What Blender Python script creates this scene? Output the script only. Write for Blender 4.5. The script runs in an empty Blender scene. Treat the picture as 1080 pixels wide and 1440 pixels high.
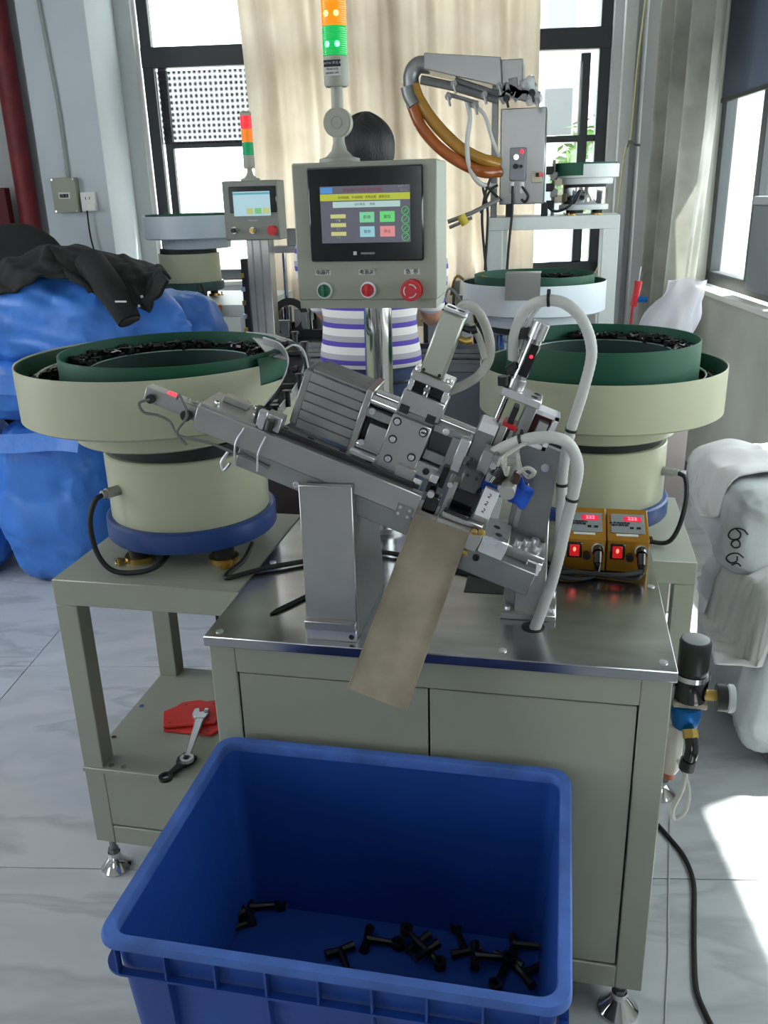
import bpy, bmesh, math, random
from mathutils import Vector, Matrix, noise
from mathutils.bvhtree import BVHTree
random.seed(7)
S = bpy.context.scene
COL = S.collection
PI = math.pi
R = math.radians
# ------------------------------------------------------------------ camera
CH = 1.55; FPX = 1210.0
TH, RO, YA = R(20.2), R(1.6), R(11.9)
FW = Vector((-math.sin(YA)*math.cos(TH), math.cos(YA)*math.cos(TH), -math.sin(TH)))
_r0 = Vector((math.cos(YA), math.sin(YA), 0)); _u0 = _r0.cross(FW)
RT = _r0*math.cos(RO) - _u0*math.sin(RO); UP = RT.cross(FW)
cd = bpy.data.cameras.new('camera'); cam = bpy.data.objects.new('camera', cd); COL.objects.link(cam)
m = Matrix((RT, UP, -FW)).transposed().to_4x4(); m.translation = (0, 0, CH)
cam.matrix_world = m
cd.sensor_fit = 'VERTICAL'; cd.sensor_height = 36.0; cd.lens = FPX/1440*36.0; cd.clip_start = .05; cd.clip_end = 200
S.camera = cam
def at(px, py, Y):
    """point of the plane y=Y seen at this place of the photograph (1080x1440)"""
    d = FW*FPX + RT*(px-540) + UP*(720-py)
    return Vector((0, 0, CH)) + d*(Y/d.y)
def atz(px, py, z):
    d = FW*FPX + RT*(px-540) + UP*(720-py)
    return Vector((0, 0, CH)) + d*((z-CH)/d.z)
# ------------------------------------------------------------------ world, sun, exposure
w = bpy.data.worlds.new('sky'); S.world = w; w.use_nodes = True
bg = w.node_tree.nodes['Background']
bg.inputs[0].default_value = (.93, .97, 1.0, 1); bg.inputs[1].default_value = 3.6
sd = bpy.data.lights.new('sun', 'SUN'); sun = bpy.data.objects.new('sun', sd); COL.objects.link(sun)
sd.energy = 14.0; sd.angle = R(1.2); sd.color = (1, .96, .9)
RZ = R(8.4)                                                  # the room is turned against the machines
sdir = Matrix.Rotation(RZ, 3, 'Z') @ Vector((-.43, -.22, -1.0))    # light travels this way
sun.rotation_euler = sdir.to_track_quat('-Z', 'Y').to_euler()
S.view_settings.view_transform = 'Standard'; S.view_settings.look = 'None'
S.view_settings.exposure = 0.8; S.view_settings.gamma = 1.0; S.view_settings.use_curve_mapping = False
# ------------------------------------------------------------------ materials
MAT = {}
def lin(c):
    return tuple(((x/255+.055)/1.055)**2.4 if x > 10 else x/255/12.92 for x in c)
def mat(name, rgb, rough=.5, metal=0., var=.0, vscale=8., bump=0., bscale=40., emit=0., ecol=None, trans=0., coat=0., aniso=0., rgb2=None, sub=0., stretch=None, alpha=1.):
    if name in MAT: return MAT[name]
    m = bpy.data.materials.new(name); m.use_nodes = True; nt = m.node_tree; N = nt.nodes; L = nt.links
    b = N['Principled BSDF']; c = lin(rgb)
    b.inputs['Base Color'].default_value = (*c, 1); b.inputs['Roughness'].default_value = rough; b.inputs['Metallic'].default_value = metal
    if coat: b.inputs['Coat Weight'].default_value = coat
    if aniso: b.inputs['Anisotropic'].default_value = aniso
    if trans: b.inputs['Transmission Weight'].default_value = trans
    if alpha < 1: b.inputs['Alpha'].default_value = alpha
    if emit:
        b.inputs['Emission Color'].default_value = (*(lin(ecol) if ecol else c), 1); b.inputs['Emission Strength'].default_value = emit
    tc = N.new('ShaderNodeTexCoord'); mp = N.new('ShaderNodeMapping'); L.new(tc.outputs['Object'], mp.inputs[0])
    if stretch: mp.inputs['Scale'].default_value = stretch
    if var:
        n = N.new('ShaderNodeTexNoise'); n.inputs['Scale'].default_value = vscale; n.inputs['Detail'].default_value = 4
        L.new(mp.outputs[0], n.inputs['Vector'])
        r = N.new('ShaderNodeValToRGB'); r.color_ramp.elements[0].position = .3; r.color_ramp.elements[1].position = .7
        c2 = lin(rgb2) if rgb2 else tuple(min(1, x*(1+var)) for x in c)
        c1 = c if rgb2 else tuple(x*(1-var) for x in c)
        r.color_ramp.elements[0].color = (*c1, 1); r.color_ramp.elements[1].color = (*c2, 1)
        L.new(n.outputs['Fac'], r.inputs[0]); L.new(r.outputs[0], b.inputs['Base Color'])
        mr = N.new('ShaderNodeMapRange'); mr.inputs[3].default_value = max(.03, rough*.85); mr.inputs[4].default_value = min(1, rough*1.2)
        L.new(n.outputs['Fac'], mr.inputs[0]); L.new(mr.outputs[0], b.inputs['Roughness'])
    if bump:
        n2 = N.new('ShaderNodeTexNoise'); n2.inputs['Scale'].default_value = bscale; n2.inputs['Detail'].default_value = 5
        L.new(mp.outputs[0], n2.inputs['Vector'])
        bp = N.new('ShaderNodeBump'); bp.inputs['Strength'].default_value = bump; bp.inputs['Distance'].default_value = .01
        L.new(n2.outputs['Fac'], bp.inputs['Height']); L.new(bp.outputs[0], b.inputs['Normal'])
    MAT[name] = m; return m
cream = mat('cream_paint', (172, 174, 148), .38, var=.04, vscale=3, coat=.15)
greyg = mat('grey_green_paint', (146, 150, 136), .42, var=.03, vscale=4, bump=.02, bscale=300)
white_p = mat('white_paint', (205, 212, 210), .45, var=.03)
wall_m = mat('wall_paint', (196, 200, 200), .8, var=.06, vscale=1.5, bump=.06, bscale=30)
wall_r = mat('wall_paint_worn', (188, 190, 184), .8, var=.14, vscale=2.2, bump=.1, bscale=20)
ceil_m = mat('ceiling_paint', (200, 200, 198), .9, var=.03)
alu = mat('milled_aluminium', (176, 176, 174), .3, .92, var=.03, vscale=20)
alu_d = mat('dull_aluminium', (140, 142, 142), .42, .85, var=.1, vscale=20)
alu_b = mat('bright_aluminium', (215, 216, 220), .28, .9, var=.05, vscale=20)
steel = mat('brushed_steel_plate', (168, 170, 174), .2, 1., var=.16, vscale=7, aniso=.4, stretch=(1, 3, 1))
chute_m = mat('stained_steel_sheet', (160, 150, 134), .42, .7, var=.28, vscale=11)
chrome = mat('chrome', (215, 215, 215), .1, 1.)
brass = mat('zinc_yellow_steel', (190, 160, 90), .3, 1., var=.2, vscale=30)
gold = mat('gold_anodised', (176, 126, 40), .35, .75)
black = mat('black_plastic', (18, 19, 20), .4)
black_r = mat('black_rubber', (14, 14, 15), .6)
black_g = mat('glossy_black', (12, 13, 15), .15, coat=.5)
darkm = mat('dark_gap', (22, 24, 26), .6)
clip_m = mat('black_clip_plastic', (10, 11, 12), .28)
green = mat('green_lining', (4, 76, 56), .55, var=.1, vscale=6)
blue_ring = mat('blue_ring_paint', (32, 62, 120), .4)
green_ring = mat('dark_green_ring_paint', (40, 66, 66), .4)
bin_m = mat('blue_bin_plastic', (20, 62, 140), .45, var=.12, vscale=5, bump=.05, bscale=60)
bin_rim = mat('worn_blue_rim', (58, 94, 166), .6, var=.3, vscale=14)
sack_b = mat('blue_woven_sack', (56, 118, 204), .42, var=.16, vscale=5, bump=.6, bscale=14, stretch=(1, 1, .5))
sack_w = mat('white_sack', (206, 206, 206), .6, var=.06, vscale=4, bump=.3, bscale=16)
sack_g = mat('grey_woven_sack', (192, 198, 200), .55, var=.08, vscale=5, bump=.4, bscale=18)
cloth_b = mat('black_cloth', (13, 17, 16), .9, var=.15, vscale=20, bump=.2, bscale=60)
red_p = mat('red_paint', (128, 44, 50), .55, var=.25, vscale=9)
red_pl = mat('red_plate_plastic', (205, 48, 42), .5, var=.06)
red_b = mat('red_button', (190, 24, 36), .3, coat=.3)
green_b = mat('green_button', (6, 96, 62), .3, coat=.3)
frame_m = mat('black_window_frame', (48, 54, 58), .45)
hose_w = mat('white_spiral_hose', (186, 188, 184), .5, bump=.1, bscale=60)
hose_c = mat('clear_hose', (200, 198, 190), .25, alpha=.55)
amber = mat('amber_hose', (150, 78, 26), .22, var=.2, vscale=9, coat=.4)
amber_y = mat('yellow_amber_hose', (160, 116, 40), .22, var=.2, vscale=9, coat=.4)
blue_f = mat('blue_regulator', (10, 100, 170), .3, .5)
paper = mat('label_paper', (200, 202, 198), .6)
ink = mat('black_ink', (16, 16, 18), .6)
ink_w = mat('pale_print', (190, 195, 200), .5)
beige = mat('beige_plastic', (178, 172, 150), .5)
greybox = mat('grey_enclosure', (120, 126, 132), .5)
stainl = mat('stainless_box', (156, 158, 156), .3, .95, var=.1, vscale=4)
skin_m = mat('skin', (190, 140, 112), .5)
hair_m = mat('black_hair', (12, 12, 15), .5, bump=.5, bscale=50, stretch=(6, 6, 1))
jeans = mat('blue_denim', (44, 60, 92), .85, var=.18, vscale=14, bump=.2, bscale=70)
blue_cloth = mat('blue_cloth', (22, 82, 190), .7, var=.1, bump=.2)
dark_red = mat('dark_red_block', (96, 20, 34), .5)
def glow(name, rgb, s, base=None): return mat(name, base or tuple(q*.5 for q in rgb), .4, emit=s*(.5 if name[:3] in ('ui_', 'dis', 'key') else 1.), ecol=rgb)
led = glow('red_led', (255, 30, 50), 2.2)
def glass_mat():
    m = bpy.data.materials.new('window_glass'); m.use_nodes = True; nt = m.node_tree; N = nt.nodes; L = nt.links
    N.remove(N['Principled BSDF']); o = N['Material Output']
    t = N.new('ShaderNodeBsdfTransparent'); t.inputs[0].default_value = (.95, .98, .97, 1)
    g = N.new('ShaderNodeBsdfGlossy'); g.inputs['Roughness'].default_value = .03
    x = N.new('ShaderNodeMixShader'); x.inputs[0].default_value = .07
    L.new(t.outputs[0], x.inputs[1]); L.new(g.outputs[0], x.inputs[2]); L.new(x.outputs[0], o.inputs[0]); return m
glass = glass_mat()
def screen_mat():
    m = bpy.data.materials.new('insect_screen'); m.use_nodes = True; nt = m.node_tree; N = nt.nodes; L = nt.links
    N.remove(N['Principled BSDF']); o = N['Material Output']
    tc = N.new('ShaderNodeTexCoord'); t = N.new('ShaderNodeBsdfTransparent'); d = N.new('ShaderNodeBsdfDiffuse'); d.inputs[0].default_value = (.06, .06, .065, 1)
    fs = []
    for dr, sc, dist in (('X', 9.5, .5), ('Z', 9., .6)):
        q = N.new('ShaderNodeTexWave'); q.bands_direction = dr; q.inputs['Scale'].default_value = sc; q.inputs['Distortion'].default_value = dist; q.inputs['Detail Scale'].default_value = .4
        L.new(tc.outputs['Object'], q.inputs[0]); fs.append(q)
    mu = N.new('ShaderNodeMath'); mu.operation = 'MULTIPLY'; L.new(fs[0].outputs['Fac'], mu.inputs[0]); L.new(fs[1].outputs['Fac'], mu.inputs[1])
    mr = N.new('ShaderNodeMapRange'); mr.inputs[3].default_value = .50; mr.inputs[4].default_value = .97; L.new(mu.outputs[0], mr.inputs[0])
    x = N.new('ShaderNodeMixShader'); L.new(mr.outputs[0], x.inputs[0]); L.new(t.outputs[0], x.inputs[1]); L.new(d.outputs[0], x.inputs[2]); L.new(x.outputs[0], o.inputs[0]); return m
def curtain_mat(name, rgb, tr, rgb2):
    m = bpy.data.materials.new(name); m.use_nodes = True; nt = m.node_tree; N = nt.nodes; L = nt.links
    N.remove(N['Principled BSDF']); o = N['Material Output']
    tc = N.new('ShaderNodeTexCoord'); n = N.new('ShaderNodeTexNoise'); n.inputs['Scale'].default_value = 3.; n.inputs['Detail'].default_value = 5; L.new(tc.outputs['Object'], n.inputs[0])
    r = N.new('ShaderNodeValToRGB'); r.color_ramp.elements[0].position = .35; r.color_ramp.elements[1].position = .65
    r.color_ramp.elements[0].color = (*lin(rgb), 1); r.color_ramp.elements[1].color = (*lin(rgb2), 1); L.new(n.outputs['Fac'], r.inputs[0])
    d = N.new('ShaderNodeBsdfDiffuse'); t = N.new('ShaderNodeBsdfTranslucent'); L.new(r.outputs[0], d.inputs[0]); L.new(r.outputs[0], t.inputs[0])
    x = N.new('ShaderNodeMixShader'); x.inputs[0].default_value = tr
    L.new(d.outputs[0], x.inputs[1]); L.new(t.outputs[0], x.inputs[2]); L.new(x.outputs[0], o.inputs[0]); return m
curt1 = curtain_mat('beige_curtain', (212, 200, 184), .5, (194, 180, 162))
curt2 = curtain_mat('grey_curtain', (190, 190, 182), .35, (150, 150, 142))
def marble():
    m = bpy.data.materials.new('marble_tile'); m.use_nodes = True; nt = m.node_tree; N = nt.nodes; L = nt.links; b = N['Principled BSDF']
    b.inputs['Roughness'].default_value = .16
    tc = N.new('ShaderNodeTexCoord'); mp = N.new('ShaderNodeMapping'); mp.inputs['Rotation'].default_value = (0, 0, R(-52)); mp.inputs['Scale'].default_value = (1, 2.6, 1)
    L.new(tc.outputs['Generated'], mp.inputs[0])
    oi = N.new('ShaderNodeObjectInfo'); ad = N.new('ShaderNodeVectorMath'); ad.operation = 'ADD'; sc = N.new('ShaderNodeVectorMath'); sc.operation = 'SCALE'; sc.inputs['Scale'].default_value = 3.
    cx = N.new('ShaderNodeCombineXYZ'); L.new(oi.outputs['Random'], cx.inputs[0]); L.new(oi.outputs['Random'], cx.inputs[1]); L.new(cx.outputs[0], sc.inputs[0]); L.new(mp.outputs[0], ad.inputs[0]); L.new(sc.outputs[0], ad.inputs[1])
    n = N.new('ShaderNodeTexNoise'); n.inputs['Scale'].default_value = 1.5; n.inputs['Detail'].default_value = 5; n.inputs['Distortion'].default_value = .35; L.new(ad.outputs[0], n.inputs[0])
    r = N.new('ShaderNodeValToRGB'); e = r.color_ramp.elements
    e[0].position = .0; e[0].color = (*lin((196, 200, 204)), 1); e[1].position = 1.; e[1].color = (*lin((196, 199, 202)), 1)
    for p, c in ((.44, (194, 198, 202)), (.5, (172, 176, 181)), (.53, (192, 195, 199)), (.62, (184, 188, 193)), (.7, (196, 199, 203))):
        q = e.new(p); q.color = (*lin(c), 1)
    L.new(n.outputs['Fac'], r.inputs[0]); L.new(r.outputs[0], b.inputs['Base Color']); return m
marble_m = marble()
# ------------------------------------------------------------------ mesh builder
def basis(d):
    d = d.normalized(); a = Vector((0, 0, 1)) if abs(d.z) < .9 else Vector((1, 0, 0))
    x = a.cross(d).normalized(); return x, d.cross(x)
def smooth_path(pts, n=8):
    pts = [Vector(p) for p in pts]
    if len(pts) < 3: return pts
    out = []
    P = [pts[0]*2-pts[1]] + pts + [pts[-1]*2-pts[-2]]
    for i in range(1, len(P)-2):
        a, b, c, d = P[i-1:i+3]
        for k in range(n):
            t = k/n; out.append(.5*((2*b)+(c-a)*t+(2*a-5*b+4*c-d)*t*t+(3*b-a-3*c+d)*t**3))
    out.append(pts[-1]); return out
class MB:
    def __init__(s): s.bm = bmesh.new()
    def box(s, lo, hi, bev=.0, M=None):
        lo = Vector(lo); hi = Vector(hi); c = (lo+hi)/2; d = hi-lo
        d = Vector((abs(d.x), abs(d.y), abs(d.z)))
        mt = Matrix.Translation(c) @ Matrix.Diagonal((d.x, d.y, d.z, 1))
        if M is not None: mt = M @ mt
        r = bmesh.ops.create_cube(s.bm, size=1, matrix=mt)
        if bev > 0:
            es = list({e for v in r['verts'] for e in v.link_edges})
            bmesh.ops.bevel(s.bm, geom=es, offset=min(bev, min(d)*.45), segments=2 if bev > .004 else 1, affect='EDGES', profile=.7)
        return s
    def cyl(s, p0, p1, r, r2=None, seg=20, bev=0):
        p0 = Vector(p0); p1 = Vector(p1); d = p1-p0; x, y = basis(d); r2 = r if r2 is None else r2
        q = Matrix((x, y, d.normalized())).transposed().to_4x4(); q.translation = (p0+p1)/2
        g = bmesh.ops.create_cone(s.bm, cap_ends=True, segments=seg, radius1=r, radius2=r2, depth=d.length, matrix=q)
        if bev:
            es = [e for e in {e for v in g['verts'] for e in v.link_edges} if any(len(f.verts) > 4 for f in e.link_faces)]
            bmesh.ops.bevel(s.bm, geom=es, offset=bev, segments=2, affect='EDGES')
        return s
    def tube(s, pts, r, seg=8, n=8, cap=True, ridge=0, rf=None):
        P = smooth_path(pts, n) if n > 1 else [Vector(p) for p in pts]
        bm = s.bm; prev = None; t0 = (P[1]-P[0]).normalized(); x, y = basis(t0)
        rings = []
        for i, p in enumerate(P):
            t = (P[min(i+1, len(P)-1)]-P[max(i-1, 0)]).normalized()
            x = (x - t*x.dot(t)); x = x.normalized() if x.length > 1e-6 else basis(t)[0]; y = t.cross(x)
            rr = (rf(i/(len(P)-1)) if rf else r)
            if ridge and i % 2: rr *= (1-ridge)
            rings.append([bm.verts.new(p+(x*math.cos(a)+y*math.sin(a))*rr) for a in (2*PI*k/seg for k in range(seg))])
        for a, b in zip(rings, rings[1:]):
            for k in range(seg): bm.faces.new((a[k], a[(k+1) % seg], b[(k+1) % seg], b[k]))
        if cap: bm.faces.new(rings[0][::-1]); bm.faces.new(rings[-1])
        return s
    def lathe(s, prof, seg=48, c=(0, 0, 0), a0=0, a1=2*PI, closed=False):
        bm = s.bm; c = Vector(c); full = abs(a1-a0-2*PI) < 1e-6; n = seg if full else seg+1
        cols = []
        for k in range(n):
            a = a0+(a1-a0)*k/seg
            cols.append([bm.verts.new(c+Vector((r*math.cos(a), r*math.sin(a), z))) for r, z in prof])
        for k in range(seg):
            A = cols[k]; B = cols[(k+1) % n]
            m_ = len(prof) if closed else len(prof)-1
            for i in range(m_):
                j = (i+1) % len(prof)
                if prof[i][0] < 1e-6 and prof[j][0] < 1e-6: continue
                try: bm.faces.new((A[i], B[i], B[j], A[j]))
                except ValueError: pass
        if closed and not full:
            bm.faces.new(cols[0]); bm.faces.new(cols[-1][::-1])
        return s
    def prism(s, poly, y0, y1, ax='y', M=None, bev=0):
        f = {'y': lambda a, b, t: Vector((a, t, b)), 'x': lambda a, b, t: Vector((t, a, b)), 'z': lambda a, b, t: Vector((a, b, t))}[ax]
        A = [f(a, b, y0) for a, b in poly]; B = [f(a, b, y1) for a, b in poly]
        if M is not None: A = [M@v for v in A]; B = [M@v for v in B]
        a = [s.bm.verts.new(v) for v in A]; b = [s.bm.verts.new(v) for v in B]; n = len(a)
        fs = [s.bm.faces.new(a), s.bm.faces.new(b[::-1])]
        for k in range(n): fs.append(s.bm.faces.new((a[k], b[k], b[(k+1) % n], a[(k+1) % n])))
        if bev: bmesh.ops.bevel(s.bm, geom=list({e for f_ in fs[:2] for e in f_.edges}), offset=bev, segments=1, affect='EDGES')
        return s
    def sheet(s, quad, t):
        q = [Vector(p) for p in quad]; n = (q[1]-q[0]).cross(q[3]-q[0]).normalized()*t
        a = [s.bm.verts.new(v) for v in q]; b = [s.bm.verts.new(v+n) for v in q]
        s.bm.faces.new(a[::-1]); s.bm.faces.new(b)
        for k in range(4): s.bm.faces.new((a[k], a[(k+1) % 4], b[(k+1) % 4], b[k]))
        return s
    def grid(s, f, nu, nv, wrap=False):
        V = [[s.bm.verts.new(f(i/nu, j/nv)) for j in range(nv+1)] for i in range(nu if wrap else nu+1)]
        for i in range(nu):
            A = V[i]; B = V[(i+1) % len(V)]
            for j in range(nv): s.bm.faces.new((A[j], B[j], B[j+1], A[j+1]))
        return s
    def sphere(s, c, r, seg=20, sc=(1, 1, 1), M=None):
        mt = Matrix.Translation(Vector(c)) @ Matrix.Diagonal((*sc, 1))
        if M is not None: mt = M @ mt
        bmesh.ops.create_uvsphere(s.bm, u_segments=seg, v_segments=max(6, seg//2), radius=r, matrix=mt); return s
    def loft(s, rings, seg=20, M=None, cap=True):
        """rings: (cx,cy,cz,rx,ry)"""
        bm = s.bm; rr = []
        for cx, cy, cz, rx, ry in rings:
            vs = []
            for k in range(seg):
                a = 2*PI*k/seg; v = Vector((cx+rx*math.cos(a), cy+ry*math.sin(a), cz))
                vs.append(bm.verts.new(M@v if M is not None else v))
            rr.append(vs)
        for a, b in zip(rr, rr[1:]):
            for k in range(seg): bm.faces.new((a[k], a[(k+1) % seg], b[(k+1) % seg], b[k]))
        if cap: bm.faces.new(rr[0][::-1]); bm.faces.new(rr[-1])
        return s
    def build(s, name, mt, parent=None, sharp=38, label=None, fix=True):
        me = bpy.data.meshes.new(name)
        if fix: bmesh.ops.recalc_face_normals(s.bm, faces=s.bm.faces)
        for f in s.bm.faces: f.smooth = True
        s.bm.to_mesh(me); s.bm.free()
        try: me.set_sharp_from_angle(angle=R(sharp))
        except Exception: pass
        me.materials.append(mt)
        o = bpy.data.objects.new(name, me); COL.objects.link(o)
        if parent is not None: o.parent = parent
        if label: o['label'] = label
        return o
def tag(o, label, cat, group=None, kind=None):
    o['label'] = label; o['category'] = cat
    if group: o['group'] = group
    if kind: o['kind'] = kind
    return o
def thing(name, label, cat, loc=(0, 0, 0), rot=(0, 0, 0), group=None):
    o = bpy.data.objects.new(name, None); COL.objects.link(o); o.location = loc; o.rotation_euler = rot; o.empty_display_size = .05
    return tag(o, label, cat, group)
def struct(o, room=True):
    o['kind'] = 'structure'
    if room: o.rotation_euler = (0, 0, RZ)
    return o
KIDS = {}
def copy_tree(o, parent=None):
    c = o.copy(); COL.objects.link(c); c.parent = parent
    for ch in [x for x in COL.objects if x.parent == o]: copy_tree(ch, c)
    return c
def text_mb(body, size, ext=.0004, font_align='CENTER'):
    cu = bpy.data.curves.new('lettering', 'FONT'); cu.body = body; cu.size = size; cu.extrude = ext; cu.align_x = font_align; cu.align_y = 'CENTER'; cu.resolution_u = 2
    o = bpy.data.objects.new('lettering', cu); COL.objects.link(o)
    dg = bpy.context.evaluated_depsgraph_get(); me = bpy.data.meshes.new_from_object(o.evaluated_get(dg))
    bpy.data.objects.remove(o); return me
def text(name, body, size, mt, parent, loc, rot=(PI/2, 0, 0), label=None):
    me = text_mb(body, size); me.materials.clear(); me.materials.append(mt)
    o = bpy.data.objects.new(name, me); COL.objects.link(o); o.parent = parent; o.location = loc; o.rotation_euler = rot
    if label: o['label'] = label
    return o
def bx(lo, hi, bev=0): return MB().box(lo, hi, bev)
def screw(m_, p, n, r=.005, h=.004):
    """socket cap screw with a recessed hexagon"""
    p = Vector(p); n = Vector(n).normalized()
    x, y = basis(n); q = Matrix((x, y, n)).transposed().to_4x4(); q.translation = p; k0 = len(m_.bm.verts)
    m_.lathe([(0, h*.3), (r*.5, h*.3), (r*.52, h), (r*.9, h), (r, h*.85), (r, 0)], 12)
    m_.bm.verts.ensure_lookup_table()
    for v in m_.bm.verts[k0:]: v.co = q @ v.co
# ================================================================== SETTING
def wpiece(name, pieces, mt, bev=0):
    b = MB()
    for lo, hi in pieces: b.box(lo, hi, bev)
    return struct(b.build(name, mt))
BY = 6.0       # back wall (room frame), inner face
floor = struct(bx((-4.2, -7.0, -.12), (2.2, 7.0, -.006)).build('floor', mat('grout', (120, 122, 124), .8)))
PIT = .975
tile_me = None
for i in range(-2, 3):
    for j in range(-3, 6):
        x0 = -1.45+i*1.2; y0 = 1.66+j*PIT
        if tile_me is None:
            t = bx((0, 0, -.006), (1.197, PIT-.003, 0), .0008).build('tile', marble_m, floor); tile_me = t.data
        else:
            t = bpy.data.objects.new('tile', tile_me); COL.objects.link(t); t.parent = floor
        t.location = (x0, y0, 0)
# back wall with two window openings (the curtain covers a pier between them)
WX = (-1.86, 1.12); WZ0, WZ1 = 1.0, 3.2; LX1 = -.32; RX0 = -.22
wpiece('wall_back', [((-4.2, BY, 0), (WX[0], BY+.24, 3.6)), ((WX[1], BY, 0), (2.2, BY+.24, 3.6)), ((WX[0], BY, 0), (WX[1], BY+.24, WZ0)),
                     ((WX[0], BY, WZ1), (WX[1], BY+.24, 3.6)), ((LX1, BY, WZ0), (RX0, BY+.24, WZ1))], wall_m)
wpiece('wall_right', [((1.51, -7.0, 0), (1.75, 6.24, 1.0)), ((1.51, -7.0, 2.9), (1.75, 6.24, 3.6)), ((1.51, 5.2, 1.0), (1.75, 6.24, 2.9)), ((1.51, -7.0, 1.0), (1.75, .2, 2.9))], wall_r)
wpiece('wall_left', [((-4.2, -7., 0), (-4.0, 6.2, .9)), ((-4.2, -7., 3.1), (-4.0, 6.2, 3.6))] + [((-4.2, a, .9), (-4.0, b_, 3.1)) for a, b_ in ((-7, -1.9), (-.4, 1.2), (3.0, 6.2))], wall_m)
wpiece('wall_front', [((-4.2, -7.2, 0), (2.2, -7.0, .9)), ((-4.2, -7.2, 3.1), (2.2, -7.0, 3.6))] + [((a, -7.2, .9), (b_, -7.0, 3.1)) for a, b_ in ((-4.2, -2.7), (-1.2, 2.2))], wall_m)  # unseen wall behind the camera; its opening is added and sized for fill light
wpiece('ceiling', [((-4.2, -7.0, 3.6), (2.2, 6.24, 3.75))], ceil_m)
wpiece('trim_1', [((-2.37, 5.5, 0), (-1.965, BY, 3.6))], mat('pillar_paint', (192, 200, 206), .8, var=.05, vscale=2, bump=.05, bscale=20), .012)   # pillar at the left window
wpiece('trim_2', [((1.29, 5.86, 0), (1.51, BY, 3.6))], wall_m, .01)                                     # pillar in the right corner
wpiece('trim_3', [((1.17, 5.93, 0), (1.25, BY, 3.6))], wall_m, .03)
wpiece('baseboard_right', [((1.40, -1.2, 0), (1.51, 5.86, .012))], mat('brown_border', (104, 92, 92), .35, var=.1))
wpiece('trim_4', [((1.46, .2, 1.0), (1.53, 5.2, 1.03))], mat('sill_stone', (214, 214, 210), .4), .004)
wpiece('trim_5', [((WX[0], 5.97, 1.0), (WX[1], BY+.1, 1.03))], mat('sill_stone', (214, 214, 210), .4), .004)
def window(n, x0, x1, z0, z1, tz, lights, screen=None, M=None, sash=()):
    """frame with transom at tz; lights = mullion x positions; built in local x,z with y depth"""
    f = MB(); d0, d1 = .06, .12
    f.box((x0, d0, z0), (x0+.07, d1, z1), .004).box((x1-.07, d0, z0), (x1, d1, z1), .004).box((x0, d0, z0), (x1, d1, z0+.07), .004).box((x0, d0, z1-.07), (x1, d1, z1), .004)
    f.box((x0, d0-.01, tz-.06), (x1, d1, tz+.06), .004)
    for q, lo, hi, ww in lights: f.box((q-ww/2, d0+.005, lo), (q+ww/2, d1-.005, hi), .003)
    for q, a, b_ in sash: f.box((a, d0+.01, q-.02), (b_, d1-.01, q+.02), .003)
    o = struct(f.build('window_%d' % n, frame_m), False); o.matrix_world = M
    g = bx((x0+.06, .085, z0+.06), (x1-.06, .091, tz-.05)).build('pane', glass, o)
    g = bx((x0+.06, .085, tz+.05), (x1-.06, .091, z1-.06)).build('pane', glass, o)
    return o
MR = Matrix.Rotation(RZ, 4, 'Z') @ Matrix.Translation((0, BY, 0))
w1 = window(1, -1.84, -.33, 1.03, 3.2, 2.41, [(-1.72, 1.1, 2.35, .05), (-1.02, 1.1, 3.2, .07)], M=MR, sash=[(1.895, -1.74, -1.1)])
sc = bx((-1.76, .05, 1.9), (-1.12, .052, 2.33)).build('insect_screen', screen_mat(), w1)
w2 = window(2, -.21, 1.12, 1.03, 3.2, 2.43, [(.97, 1.1, 2.35, .06), (.30, 1.1, 3.2, .07)], M=MR, sash=[(1.86, .3, 1.05)])
bx((.34, .050, 1.88), (.95, .052, 2.30)).build('insect_screen', mat('sheer_grey_screen', (190, 190, 190), .8, alpha=.35), w2)
# open sash panel leaning at the top of the right window
MRR = Matrix.Rotation(RZ, 4, 'Z') @ Matrix.Translation((1.51, 0, 0)) @ Matrix.Rotation(-PI/2, 4, 'Z')
w3 = window(3, -5.2, -.2, 1.03, 2.9, 2.52, [(-4.55, 1.03, 2.9, .07), (-3.95, 1.03, 2.9, .09), (-2.4, 1.03, 2.9, .07), (-1.2, 1.03, 2.9, .07)], M=MRR)
bx((-5.15, .04, 1.98), (-.3, .05, 2.88)).build('roller_blind', mat('slate_blind', (92, 102, 122), .8), w3)
bx((-5.15, .035, 1.965), (-.3, .055, 1.985)).build('blind_rail', black, w3)
bx((-4.5, .045, 1.06), (-4.02, .075, 1.46), .004).build('lower_panel', mat('grey_lower_panel', (96, 106, 120), .5), w3)
bx((-4.5, .04, 1.46), (-4.02, .08, 1.50), .004).build('panel_rail', mat('grey_rail', (140, 148, 156), .4), w3)
MB().cyl((-4.12, .02, 1.62), (-4.02, .03, 1.62), .014).cyl((-4.02, .03, 1.62), (-3.98, .06, 1.62), .01).build('window_handle', black, w3)
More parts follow.
